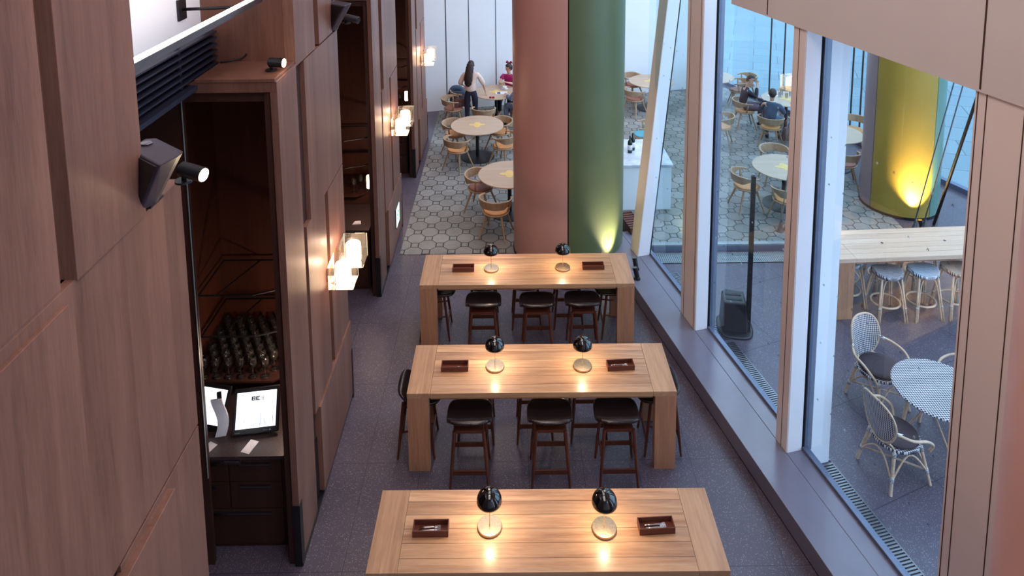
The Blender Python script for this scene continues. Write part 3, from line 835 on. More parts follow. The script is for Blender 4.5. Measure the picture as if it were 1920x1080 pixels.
# inner glazed partition between terrace and dining room
b = B(); box(b, 2.25, 6.0, 10.78, 10.86, 0, .10); pt = struct('window_5', b, 'frameblue', bevel=.004)
b = B(); box(b, 2.25, 6.0, 10.82, 10.826, .1, 5.2); obj('glass_pane', b, 'glass', pt)
b = B(); box(b, 2.25, 6.0, 10.775, 10.865, .1, .125); obj('light_rail', b, 'mesh', pt)
t = thing('floor_grille', 'perforated metal floor grille along the glazed partition', 'floor grille', (4.1, 10.58, 0))
b = B(); box(b, -1.8, 1.8, -.15, .15, 0, .006); obj('channel', b, 'gasket', t)
b = B()
for i in range(110): x = -1.78 + i * .0325; box(b, x, x + .014, -.14, .14, .006, .012)
for j in range(8): y = -.14 + j * .038; box(b, -1.78, 1.78, y, y + .014, .006, .0125)
obj('mesh_plate', b, 'mesh', t)
# outer glazing toward the plaza
OA, OB = Vector((6.05, 20.5, 0)), Vector((8.87, 12.65, 0)); OC = Vector((12.0, 4.0, 0))
def along(a, c, t): return a + (c - a) * t
def wallseg(bm, a, c, z0, z1, th=.05):
    d = (c - a).normalized(); n = Vector((-d.y, d.x, 0)) * th / 2
    prism(bm, [tuple((a + n))[:2], tuple((c + n))[:2], tuple((c - n))[:2], tuple((a - n))[:2]], z0, z1)
b = B(); wallseg(b, OA, OC, 0, .10, .12); og = struct('window_6', b, 'frameblue')
b = B(); wallseg(b, OA, OC, .1, 7.4, .008); obj('glass_pane', b, 'glass', og)
LEN = (OC - OA).length
for px in (1444, 1470, 1497, 1600, 1618):
    yv = 205
    best = min((abs((lambda p: (p))(0)), 0) for _ in (0,))
    # intersect the sight line with the glazing line on plan
    d = ROT @ Vector((px - PX, -(120 - PY), -FOC)); n = Vector((-(OC - OA).y, (OC - OA).x, 0))
    tt = n.dot(OA - CAMP) / n.dot(d); p = CAMP + d * tt; p.z = 0
    dd = (OC - OA).normalized()
    b = B(); wallseg(b, p - dd * .012, p + dd * .012, .1, 7.4, .03); obj('mullion', b, 'gasket', og)
b = B(); wallseg(b, OB + Vector((.0, .0, 0)), OC, 5.2, 5.3, .1); obj('transom', b, 'frameblue', og)
# dark building and pale wall across the plaza
t = thing('distant_building', 'dark glass-fronted building across the plaza', 'building', (22, 33, 0), math.radians(-28))
b = B(); box(b, -5, 7, 0, 8, 0, 9); obj('block', b, 'suitdark', t)
b = B()
for i in range(8): box(b, -4.6 + i * 1.5, -3.5 + i * 1.5, -.03, 0, .8, 8.4)
obj('window_strip', b, 'suitblue', t)
b = B(); box(b, -.3, 14, -.15, .15, -.05, 1.2); o = tag(obj('plaza_wall', b, 'marble'), 'long low pale wall at the far edge of the plaza', 'wall'); o.location = (11, 36, 0); o.rotation_euler = (0, 0, math.radians(-8))

# ------------------------------------------------------------------ big round columns
def round_column(name, label, c, r, z1, panels, base=True):
    """panels: (angle0, angle1, material, part name), angles measured from the direction to the camera, positive to the right"""
    t = thing(name, label, 'column', (c[0], c[1], 0))
    view = math.atan2(-c[1], -c[0])
    b = B(); lathe(b, [(0, 0), (r - .02, 0), (r - .02, z1), (0, z1)], 64); obj('core', b, 'gasket', t, smooth='auto')
    for a0, a1, mat, nm in panels:
        b = B(); n = max(4, int(abs(a1 - a0) / 4)); prev = None
        A0, A1 = view + math.radians(a0 + .6), view + math.radians(a1 - .6)
        rings = []
        for i in range(n + 1):
            a = A0 + (A1 - A0) * i / n; c_, s_ = math.cos(a), math.sin(a)
            rings.append([b.verts.new((c_ * q, s_ * q, z)) for q, z in ((r, .05), (r, z1), (r - .018, z1), (r - .018, .05))])
        for P, Q in zip(rings[:-1], rings[1:]):
            for j in range(4): b.faces.new((P[j], P[(j + 1) % 4], Q[(j + 1) % 4], Q[j]))
        b.faces.new(rings[0]); b.faces.new(rings[-1][::-1])
        bmesh.ops.recalc_face_normals(b, faces=b.faces)
        obj(nm, b, mat, t, smooth='auto')
    b = B(); lathe(b, [(0, 0), (r + .012, 0), (r + .012, .05), (0, .05)], 64); obj('base_ring', b, 'blackpl', t, smooth='auto')
    return t
round_column('round_column', 'huge round column clad half in pink and half in green metal, behind the farthest oak table', (.975, 10.98), .91, 8.98,
    [(-178, 0.2, 'pinkmetal', 'pink_cladding'), (.2, 178, 'greenmetal', 'green_cladding')])
round_column('round_column', 'round column clad in yellow, mauve and teal panels with an uplight, beyond the pale oak bar table', (7.33, 12.34), .655, 7.38,
    [(-178, -43, 'mauvemetal', 'mauve_cladding'), (-43, 50, 'yellowmetal', 'yellow_cladding'), (50, 178, 'tealmetal', 'teal_cladding')])
round_column('round_column', 'pink clad round column at the right edge, closest to the camera', (3.30, 2.9), .8, 8.98,
    [(-178, 0, 'pinkmetal', 'pink_cladding'), (0, 178, 'pinkmetal', 'pink_cladding')])
# uplights
light('SPOT', 'uplight_beam', (1.66, 10.12, .12), 340, (1, .80, .52), .03, target=(1.56, 10.36, 1.3), angle=70, blend=.9)
light('SPOT', 'uplight_beam', (7.22, 11.42, .1), 850, (1, .68, .30), .03, target=(7.26, 11.9, 1.3), angle=75, blend=1)
def uplight(loc, label, rz=0, group=None):
    t = thing('uplight', label, 'uplight', loc, rz, group)
    b = B(); lathe(b, [(0, 0), (.05, 0), (.05, .012), (0, .012)], 20); obj('base', b, 'black', t, smooth='auto')
    b = B(); tube(b, [(0, 0, .01), (0, 0, .05)], .012); obj('yoke', b, 'black', t)
    b = B(); tube(b, [(0, 0, .04), (-.02, .03, .17)], .036, 20); obj('lamp_head', b, 'black', t, smooth='auto')
    b = B(); tube(b, [(-.02, .03, .17), (-.0203, .0305, .173)], .032, 20); obj('lens', b, 'metalgrey', t)
    return t
uplight((1.93, 9.93, .222), 'black spotlight on the grey sill by the leaning column, farther of the pair')
uplight((1.90, 9.68, .222), 'black spotlight on the grey sill by the leaning column, nearer of the pair', .4)
uplight((1.62, 10.08, .0), 'lamp on the floor washing the green column side with warm light')
uplight((7.2, 11.36, .007), 'lamp on the floor washing the yellow column with warm light')

# ------------------------------------------------------------------ oak communal tables
def oak_table(name, label, loc, rz, L=2.84, D=.73, H=.906, mat='oak', holes=False, group=None):
    t = thing(name, label, 'table', loc, rz, group)
    e = .245
    b = B(); box(b, -L / 2 + e, L / 2 - e, -D / 2, D / 2, H - .055, H); obj('tabletop', b, mat, t, bevel=.002)
    for s in (-1, 1):
        b = B(); x0, x1 = sorted((s * L / 2, s * (L / 2 - e + .002)))
        box(b, x0, x1, -D / 2, D / 2, H - .055, H); obj('end_board', b, 'oak_end' if mat == 'oak' else mat, t, bevel=.002)
        for q in (-1, 1):
            b = B(); y0, y1 = sorted((q * D / 2, q * (D / 2 - .10)))
            x0, x1 = sorted((s * (L / 2 - .001), s * (L / 2 - e + .02))); box(b, x0, x1, y0, y1, 0, H - .056)
            obj('leg', b, 'oak_leg', t, bevel=.003)
    b = B()
    for q in (-1, 1): box(b, -L / 2 + e, L / 2 - e, q * (D / 2 - .04) - .012, q * (D / 2 - .04) + .012, H - .09, H - .056)
    obj('apron', b, 'oak_leg', t)
    if holes:
        for x in (-.62, .32):
            b = B(); tube(b, [(x, 0.0, H - .001), (x, .0, H + .002)], .018, 16); obj('cable_hole', b, 'black', t)
    return t
TABLES = [((.275, 5.115), -.007, 'nearest', 2.85, .73), ((.32, 6.985), -.006, 'middle', 2.83, .745), ((.22, 8.875), -.006, 'farthest', 2.84, .73)]
TL = {'nearest': 'long oak communal table closest to the camera, cut by the bottom edge',
      'middle': 'long oak communal table in the middle of the row of three',
      'farthest': 'long oak communal table farthest off, in front of the pink and green column'}
for (x, y), rz, w, L, D in TABLES: oak_table('communal_table', TL[w], (x, y, 0), rz, L, D)

# table lamps with glossy black domes
def table_lamp():
    t = thing('table_lamp', '', 'table lamp')
    b = B(); lathe(b, [(0, 0), (.098, 0), (.1, .003), (.1, .018), (.098, .021), (0, .022)], 48); obj('base', b, 'brass', t, smooth='auto')
    b = B(); tube(b, [(0, 0, .02), (0, 0, .34)], .0042, 12); obj('stem', b, 'brass', t, smooth=True)
    R_ = .106; z0 = .245
    prof = [(R_ * math.sin(a), z0 + R_ * .98 * math.cos(a)) for a in [i * PI / 2 / 16 for i in range(17)]]
    prof = prof + [(R_ - .004, z0)] + [((R_ - .004) * math.sin(a), z0 + (R_ - .004) * .98 * math.cos(a)) for a in [PI / 2 - i * PI / 2 / 16 for i in range(1, 17)]]
    b = B(); lathe(b, prof, 48); sh = obj('lamp_shade', b, 'blackgloss', t, smooth=True)
    b = B(); lathe(b, [(0, z0 + R_ * .975), (.009, z0 + R_ * .975), (.009, z0 + R_ * .98 + .006), (0, z0 + R_ * .98 + .007)], 16); obj('finial', b, 'brass', sh, smooth='auto')
    b = B(); lathe(b, [(0, .27), (.022, .272), (.03, .29), (.022, .31), (0, .315)], 16); obj('bulb', b, 'bulb', t, smooth=True)
    return t
TLAMP = table_lamp()
for (px, py, w, side) in ((918, 985, 'nearest', 'left'), (1133, 988, 'nearest', 'right'), (928, 685, 'middle', 'left'), (1092, 684, 'middle', 'right'), (921, 502, 'farthest', 'left'), (1055, 500, 'farthest', 'right')):
    p = at(px, py, z=.925)
    place(TLAMP, (p.x, p.y, .907), 0, 'black domed brass lamp on the %s side of the %s oak table' % (side, w), 'black domed table lamps')
    light('POINT', 'table_lamp_glow', (p.x, p.y, .907 + .262), 11, (1, .74, .46), .02)

# cutlery trays and the forks in them
def tray():
    t = thing('cutlery_tray', '', 'tray')
    w, d, h = .148, .055, .056
    b = B(); box(b, -w, w, -d, d, 0, .008); obj('tray_floor', b, 'boxwood', t)
    for s in (-1, 1):
        b = B(); x0, x1 = sorted((s * w, s * (w - .008))); box(b, x0, x1, -d, d, .0081, h); obj('tray_side', b, 'boxwood', t, bevel=.001)
        b = B(); y0, y1 = sorted((s * d, s * (d - .008))); box(b, -w + .0081, w - .0081, y0, y1, .0081, h); obj('tray_side', b, 'boxwood', t, bevel=.001)
    return t
def fork():
    t = thing('fork', '', 'fork')
    b = B()
    tube(b, [(-.085, 0, .004), (-.04, 0, .005), (.03, 0, .008), (.045, 0, .006)], [.0075, .005, .0035, .005], 8, flat=(.5, 1)); obj('handle', b, 'steel', t, smooth=True)
    b = B(); box(b, .042, .062, -.012, .012, .004, .007)
    for i in range(4): tube(b, [(.06, -.0085 + i * .00567, .0055), (.09, -.0085 + i * .00567, .008)], .0014, 5)
    obj('tines', b, 'steel', t)
    return t
TRAY, FORK = tray(), fork()
for (px, py, w, side, rz, cnt) in ((808, 990, 'nearest', 'left', 0, 5), (1230, 985, 'nearest', 'right', .04, 5), (853, 686, 'middle', 'left', 0, 3), (1163, 684, 'middle', 'right', .05, 4), (869, 502, 'farthest', 'left', 0, 2), (1112, 498, 'farthest', 'right', .0, 2)):
    p = at(px, py, z=.935)
    place(TRAY, (p.x, p.y, .907), rz, 'wooden cutlery tray on the %s side of the %s oak table' % (side, w), 'wooden cutlery trays')
    for i in range(cnt):
        place(FORK, (p.x + random.uniform(-.006, .008) - .012, p.y - .028 + i * .011 + (.006 if i > 2 else 0), .907 + .012 + (.006 if i % 2 else 0)), rz + random.uniform(-.05, .05),
              '%s steel fork from the front in the %s tray on the %s oak table' % (ORD[i], side, w), 'forks in the %s tray of the %s table' % (side, w))

# ------------------------------------------------------------------ counter stools
def rounded_grid(bm, w, d, nx, ny, zf, p=3.2):
    """superellipse patch mapped from a square grid"""
    V = []
    for j in range(ny + 1):
        row = []
        for i in range(nx + 1):
            u, v = -1 + 2 * i / nx, -1 + 2 * j / ny
            m = max(abs(u), abs(v)); 
            if m > 1e-6:
                L = (abs(u / m) ** p + abs(v / m) ** p) ** (1 / p); k = 1 / L
            else: k = 1
            x, y = u * k * w, v * k * d
            row.append(bm.verts.new((x, y, zf(u * k, v * k))))
        V.append(row)
    for j in range(ny):
        for i in range(nx): bm.faces.new((V[j][i], V[j][i + 1], V[j + 1][i + 1], V[j + 1][i]))
    return bm
def stool():
    t = thing('counter_stool', '', 'stool')
    def zf(u, v):
        e = .018 * abs(u) ** 2.5
        back = .105 * math.sin(max(0, min(1, (-v - .25) / .75)) * PI * .62) ** 1.7 * (1 - .18 * u * u)
        front = -.012 * max(0, v - .6)
        return .672 + e + back + front
    b = B(); rounded_grid(b, .236, .245, 18, 16, zf, 3.4)
    for v in b.verts: v.co.y += .04
    for v in b.verts:
        if v.co.y < -.05: v.co.y -= .0; v.co.x *= 1 - .10 * ((-v.co.y - .05) / .16) ** 2
    bmesh.ops.recalc_face_normals(b, faces=b.faces)
    obj('seat', b, 'leather', t, smooth=True, solid=.034, sub=1)
    b = B(); box(b, -.15, .15, -.13, .14, .60, .632); obj('seat_frame', b, 'teak', t, bevel=.004)
    top = {(-1, -1): (-.15, -.13), (1, -1): (.15, -.13), (-1, 1): (-.15, .13), (1, 1): (.15, .13)}
    bot = {k: (k[0] * .198, k[1] * .198) for k in top}
    def lp(k, z):
        a = (.632 - z) / .632; return Vector((top[k][0] + (bot[k][0] - top[k][0]) * a, top[k][1] + (bot[k][1] - top[k][1]) * a, z))
    for k in top:
        b = B(); tube(b, [lp(k, 0), lp(k, .25), lp(k, .632)], [.0115, .017, .0175], 12); obj('leg', b, 'teak', t, smooth='auto')
    for s, z, h in ((-1, .20, .026), (1, .20, .026)):
        b = B(); a, c = lp((-1, s), z), lp((1, s), z); m = (a + c) / 2
        box(b, a.x, c.x, a.y - .009, a.y + .009, z - h, z + h)
        for v in b.verts:
            pass
        obj('footrest' if s < 0 else 'rail', b, 'teak', t, bevel=.004)
    for s in (-1, 1):
        b = B(); tube(b, [lp((s, -1), .30), lp((s, 1), .34)], .010, 8); obj('side_rail', b, 'teak', t, smooth=True)
    return t
ST = stool()
def put_stools(items, w, y, side):
    for i, (x, yy, rz, lab) in enumerate(items):
        place(ST, (x, yy, 0), rz, lab, 'dark leather counter stools at the oak tables')
put_stools([(-.44, 6.565, 0, 'dark leather stool on the near side of the middle table, leftmost of its three'),
            (.40, 6.56, 0, 'dark leather stool on the near side of the middle table, centre of its three'),
            (1.10, 6.56, 0, 'dark leather stool on the near side of the middle table, rightmost of its three'),
            (-1.04, 6.975, -PI / 2, 'dark leather stool tucked under the left end of the middle table'),
            (1.64, 6.965, PI / 2, 'dark leather stool tucked under the right end of the middle table'),
            (-.40, 7.15, PI, 'dark leather stool on the far side of the middle table, leftmost of its three'),
            (.26, 7.15, PI, 'dark leather stool on the far side of the middle table, centre of its three'),
            (.86, 7.15, PI, 'dark leather stool on the far side of the middle table, rightmost of its three')], 'middle', 0, 0)
put_stools([(-.36, 8.47, 0, 'dark leather stool on the near side of the farthest oak table, leftmost of its three'),
            (.35, 8.45, 0, 'dark leather stool on the near side of the farthest oak table, centre of its three'),
            (.95, 8.46, 0, 'dark leather stool on the near side of the farthest oak table, rightmost of its three'),
            (-1.03, 8.86, -PI / 2, 'dark leather stool tucked under the left end of the farthest oak table'),
            (1.43, 8.85, PI / 2, 'dark leather stool tucked under the right end of the farthest oak table'),
            (-.38, 9.06, PI, 'dark leather stool on the far side of the farthest oak table, leftmost of its three'),
            (.22, 9.06, PI, 'dark leather stool on the far side of the farthest oak table, centre of its three'),
            (.80, 9.06, PI, 'dark leather stool on the far side of the farthest oak table, rightmost of its three')], 'farthest', 0, 0)

# ------------------------------------------------------------------ round dining tables and armchairs
def round_table():
    t = thing('round_table', '', 'table')
    b = B(); lathe(b, [(0, .712), (.555, .712), (.58, .722), (.58, .735), (.576, .74), (0, .74)], 64); obj('tabletop', b, 'ashtop', t, smooth='auto')
    b = B()
    n = 60; vs = []
    for i in range(n):
        a = 2 * PI * i / n; r_ = .125 + .035 * math.cos(4 * a)
        vs.append((r_ * 1.15 * math.cos(a), r_ * math.sin(a)))
    prism(b, vs, .7405, .7425); obj('cloud_inlay', b, 'rounder', t)
    b = B(); tube(b, [(0, 0, .03), (0, 0, .712)], .038, 24); obj('pedestal', b, 'black', t, smooth='auto')
    b = B(); lathe(b, [(0, 0), (.37, 0), (.37, .008), (.34, .014), (.06, .03), (0, .03)], 48); obj('base_plate', b, 'black', t, smooth='auto')
    return t
def armchair(leather, name='armchair'):
    t = thing(name, '', 'chair')
    b = B(); lathe(b, [(0, .40), (.20, .40), (.232, .412), (.24, .43), (.232, .44), (0, .44)], 36); obj('seat', b, 'ashwood', t, smooth='auto')
    b = B(); lathe(b, [(0, .4405), (.215, .4405), (.222, .45), (.20, .464), (.12, .462), (0, .456)], 36); obj('cushion', b, leather, t, smooth=True)
    # continuous arm and back band
    b = B(); N = 36; rows = []
    for i in range(N + 1):
        u = -1 + 2 * i / N
        a = -PI / 2 + u * math.radians(118)
        x, y = .272 * math.cos(a), .262 * math.sin(a) + .0
        q = 1 - abs(u)
        hz = .026 + .125 * min(1, max(0, (q - .18) / .42)) ** 1.3 * 1.0
        ztop = .665 + .045 * min(1, q * 1.6)
        th = .017
        nx, ny = math.cos(a), math.sin(a); tilt = .028 * min(1, q * 1.8)
        rows.append([b.verts.new((x - nx * th, y - ny * th, ztop - hz)), b.verts.new((x + nx * th, y + ny * th, ztop - hz)),
                     b.verts.new((x + nx * (th + tilt), y + ny * (th + tilt), ztop)), b.verts.new((x - nx * (th - tilt), y - ny * (th - tilt), ztop))])
    for P, Q in zip(rows[:-1], rows[1:]):
        for j in range(4): b.faces.new((P[j], P[(j + 1) % 4], Q[(j + 1) % 4], Q[j]))
    b.faces.new(rows[0]); b.faces.new(rows[-1][::-1]); bmesh.ops.recalc_face_normals(b, faces=b.faces)
    obj('backrest', b, 'ashwood', t, smooth='auto', bevel=.006)
    for s in (-1, 1):
        b = B(); tube(b, [(s * .205, -.02, .425), (s * .262, -.0, .56), (s * .268, .0, .645)], [.021, .017, .02], 10); obj('arm_post', b, 'ashwood', t, smooth=True)
        for q in (-1, 1):
            b = B(); tube(b, [(s * .13, q * .12, .41), (s * .235, q * .245, 0)], [.023, .014], 12); obj('leg', b, 'ashwood', t, smooth='auto')
    return t
RT = round_table(); CH = armchair('tan'); CH2 = armchair('tan2'); CHB = armchair('blueseat')
TB = {}
def rt(key, x, y, lab):
    TB[key] = (x, y); place(RT, (x, y, .0065), 0, lab, 'round ash dining tables with a yellow cloud inlay')
rt('A', -.70, 14.65, 'round ash table with yellow cloud inlay, in front of the standing woman')
rt('B', .0, 12.18, 'round ash table half hidden by the pink column, nearest on its left')
rt('C', -.32, 16.9, 'round ash table with a cup and tablet, where the woman in magenta sits')
rt('D', 3.75, 17.65, 'round ash table seen between the green column and the leaning column')
rt('E', 6.72, 16.15, 'round ash table where the two men in jackets sit')
rt('F', 5.45, 18.0, 'round ash table behind the men, at the left edge of the wide pane')
rt('G', 5.16, 12.35, 'round ash table behind the wide pane, nearest the black stand')
rt('H', 6.85, 13.98, 'round ash table left of the yellow column')
CG = 'curved ash armchairs round the dining tables'
def chair(px, py, tb, lab, proto=None, d=None, rel=None):
    p = at(px, py, z=.45) if px else Vector((rel[0], rel[1], 0))
    dx, dy = d if d else (TB[tb][0] - p.x, TB[tb][1] - p.y)
    return place(proto or CH, (p.x, p.y, .0065), face_dir(dx, dy), lab, CG)
chair(858, 279, 'A', 'orange-seated ash armchair, front left of the table before the standing woman')
chair(854, 250, 'A', 'ash armchair at the back left of the table before the standing woman')
chair(937, 246, 'A', 'ash armchair at the back right of the table before the standing woman')
chair(944, 272, 'A', 'ash armchair at the front right of the table before the standing woman')
chair(None, None, 'C', 'ash armchair seen from behind between the two tables by the standing woman', None, (.1, 1), (-.60, 15.9))
chair(850, 202, 'C', 'ash armchair with rust seat and a patterned bag, left of the standing woman', CH2, (1, .1))
chair(866, 187, 'C', 'ash armchair draped with a dark jacket by the white wall', CH2)
chair(901, 350, 'B', 'ash armchair with rust seat left of the table beside the pink column', CH2, (1, -.35))
chair(930, 393, 'B', 'ash armchair with orange seat nearest the pink column, in front of its table')
chair(None, None, 'C', 'ash armchair under the woman in magenta', None, (-.35, -1), (.02, 17.55))
chair(None, None, 'C', 'ash armchair under the person in denim, cut by the pink column', None, (-.6, .6), (.30, 16.35))
chair(1190, 184, 'D', 'ash armchair seen between the green column and the leaning column', CH2, (.9, .8))
chair(1186, 158, 'D', 'ash armchair behind the table between the green and leaning columns', CH2, (.6, -.8), None)
chair(1396, 206, 'E', 'ash armchair under the man in the charcoal suit', None, (1, -.05))
chair(1445, 237, 'E', 'ash armchair under the man in the slate blue jacket', None, (.6, 1))
chair(None, None, 'E', 'empty ash armchair beyond the table of the two men', None, (-.45, -1), (7.15, 16.95))
chair(None, None, 'E', 'ash armchair behind the handbag, half hidden by the facade column', None, (-.1, 1), (6.62, 15.05))
chair(1384, 168, 'F', 'ash armchair left of and behind the man in the charcoal suit', CH2, (-.9, .25))
chair(1398, 158, 'F', 'farther ash armchair behind the man in the charcoal suit', CH2, (-1, -.1))
chair(1400, 347, 'G', 'ash armchair left of the table nearest the black stand', None, (1, .15))
chair(1452, 302, 'G', 'ash armchair behind the table nearest the black stand', None, (-.1, -1))
chair(1475, 372, 'G', 'ash armchair before the table nearest the black stand, half hidden by a column', None, (-.1, 1))
chair(1352, 236, 'G', 'ash armchair at the left edge of the wide pane, partly hidden', None, (-1, .4))
chair(1630, 288, 'H', 'ash armchair with a brown seat beside the yellow column', CH2, (-1, .15))
chair(1600, 243, 'H', 'ash armchair behind the table beside the yellow column', None, (-.5, -1))
chair(1583, 305, 'H', 'ash armchair in front of the table beside the yellow column', CH2, (.3, 1))
chair(1207, 252, 'D', 'armchair with a blue seat behind the leaning column', CHB, (-1, .1))

# ------------------------------------------------------------------ things on and around the dining tables
def lay(o, loc, rz=0): o.location = loc; o.rotation_euler = (0, 0, rz); return o
zt = .749
t = thing('coffee_cup', 'white cup on its saucer in front of the woman in magenta', 'cup', (-.10, 17.10, zt))
b = B(); lathe(b, [(0, 0), (.05, 0), (.085, .012), (.083, .015), (.045, .006), (0, .006)], 24); obj('saucer', b, 'china', t, smooth=True)
b = B(); lathe(b, [(0, .008), (.025, .008), (.045, .035), (.05, .07), (.047, .07), (.042, .036), (0, .012)], 24); tube(b, [(-.045, 0, .055), (-.07, 0, .05), (-.065, 0, .03), (-.04, 0, .025)], .005, 6); obj('cup', b, 'china', t, smooth=True)
t = thing('tablet', 'white menu sheet with a dark corner beside the coffee cup', 'menu', (-.18, 16.78, zt), .1)
b = B(); box(b, -.15, .15, -.10, .10, 0, .006); obj('sheet', b, 'paper', t)
b = B(); box(b, -.11, -.03, -.07, .07, .006, .008); obj('dark_picture', b, 'suitblue', t)
b = B(); prism(b, [(-.06, -.03), (-.005, -.03), (-.005, .03), (-.06, .03)], 0, .03); box(b, .005, .07, -.03, .03, 0, .028); lay(tag(obj('sauce_box', b, 'magentabow'), 'small red box by the hand of the standing woman', 'box'), (-.42, 16.42, zt))
t = thing('jacket', 'dark jacket hanging over the chair back by the white wall', 'jacket', at(866, 187, z=.45).xy.to_3d() + Vector((-.14, .05, .52)))
b = B(); tube(b, spline([(-.16, 0, .05), (-.08, .0, .22), (.1, .02, .21), (.2, 0, .05)], 4), .07, 10, flat=(1.0, .8)); box(b, -.17, .2, -.05, .04, -.12, .16); obj('body', b, 'suitblue', t, smooth=True, bevel=.02)
p = at(862, 197, z=.5)
t = thing('handbag', 'patterned brown and white bag on the rust seat left of the standing woman', 'bag', (p.x, p.y, .475), .2)
b = B(); prism(b, [(-.15, -.08), (.15, -.08), (.15, .08), (-.15, .08)], 0, .2, [(-.12, -.03), (.12, -.03), (.12, .03), (-.12, .03)]); obj('body', b, 'patterned', t, bevel=.02)
b = B(); tube(b, spline([(-.08, 0, .2), (-.06, 0, .3), (.06, 0, .3), (.08, 0, .2)], 5), .008); obj('handle', b, 'tan2', t, smooth=True)
p = at(1477, 262, z=.0)
t = thing('tote_bag', 'taupe leather tote bag standing on the tiles beside the man in blue', 'bag', (p.x + .05, p.y + .05, .0075), .5)
b = B(); prism(b, [(-.22, -.09), (.22, -.09), (.22, .09), (-.22, .09)], 0, .30, [(-.17, -.03), (.17, -.03), (.17, .03), (-.17, .03)]); obj('body', b, 'bag', t, bevel=.015)
for s in (-1, 1):
    b = B(); tube(b, spline([(-.08, s * .035, .28), (-.07, s * .05, .42), (.07, s * .05, .42), (.08, s * .035, .28)], 5), .009); obj('handle', b, 'tan2', t, smooth=True)
for i, (dx, dy) in enumerate(((-.12, .12), (.02, .05), (.16, .16), (-.02, .26))):
    t = thing('tumbler', 'drinking glass on the table of the two men, %s' % ('leftmost of four', 'nearest of four', 'rightmost of four', 'farthest of four')[i], 'glass', (6.72 + dx, 16.15 + dy, zt), 0, 'drinking glasses of the two men')
    b = B(); lathe(b, [(0, 0), (.03, 0), (.036, .12), (.034, .12), (.028, .006), (0, .006)], 16); obj('vessel', b, 'tumbler', t, smooth=True)
for i, (dx, dy, r_) in enumerate(((-.25, .22, .2), (.28, -.08, -.3), (.2, -.3, .6))):
    b = B(); box(b, -.12, .12, -.08, .08, 0, .004); lay(tag(obj('menu_sheet', b, 'paper'), ('white menu sheet nearest the man in the charcoal suit', 'white menu sheet in the middle of the table of the two men', 'white menu sheet at the near edge of the table of the two men')[i], 'paper'), (6.72 + dx, 16.15 + dy, zt), r_)
b = B(); box(b, -.07, .07, -.035, .035, 0, .008); lay(tag(obj('phone', b, 'black', bevel=.003), 'dark phone on the table in front of the man in blue', 'phone'), (6.74, 15.80, zt), .3)

# marble counter with two wine bottles, slatted rack
t = thing('marble_counter', 'white counter with a pale marble top behind the green column', 'counter', (2.6, 12.75, 0))
b = B(); box(b, -.9, .4, -.55, .6, 0.007, .86); obj('body', b, 'white', t)
b = B(); box(b, -.92, .42, -.6, .62, .86, .9); obj('marble_top', b, 'marble', t, bevel=.004)
for (px, py, lab) in ((1181, 286, 'dark wine bottle with a white label on the marble counter, nearer one'), (1186, 281, 'dark wine bottle with a white label on the marble counter, farther one')):
    p = at(px, py, z=.9)
    t = thing('wine_bottle', lab, 'bottle', (p.x, p.y, .901))
    b = B(); lathe(b, [(0, 0), (.042, 0), (.045, .01), (.045, .2), (.035, .235), (.016, .26), (.015, .33), (0, .335)], 24); obj('body', b, 'bottle', t, smooth=True)
    b = B(); lathe(b, [(.0455, .06), (.046, .06), (.046, .16), (.0455, .16)], 24); obj('label', b, 'paper', t, smooth=True)
    b = B(); lathe(b, [(.0165, .285), (.0165, .338), (0, .338)], 16); obj('foil', b, 'black', t, smooth=True)
t = thing('slatted_rack', 'low brown slatted wooden rack at the foot of the leaning column', 'rack', (2.08, 11.25, .007), .2)
for i in range(8):
    b = B(); box(b, -.12, .12, -.3 + i * .075, -.25 + i * .075, .30, .325); obj('slat', b, 'teak', t)
for s in (-1, 1):
    b = B(); box(b, s * .1 - .015, s * .1 + .015, -.3, .3, 0, .30); obj('side', b, 'teak', t)

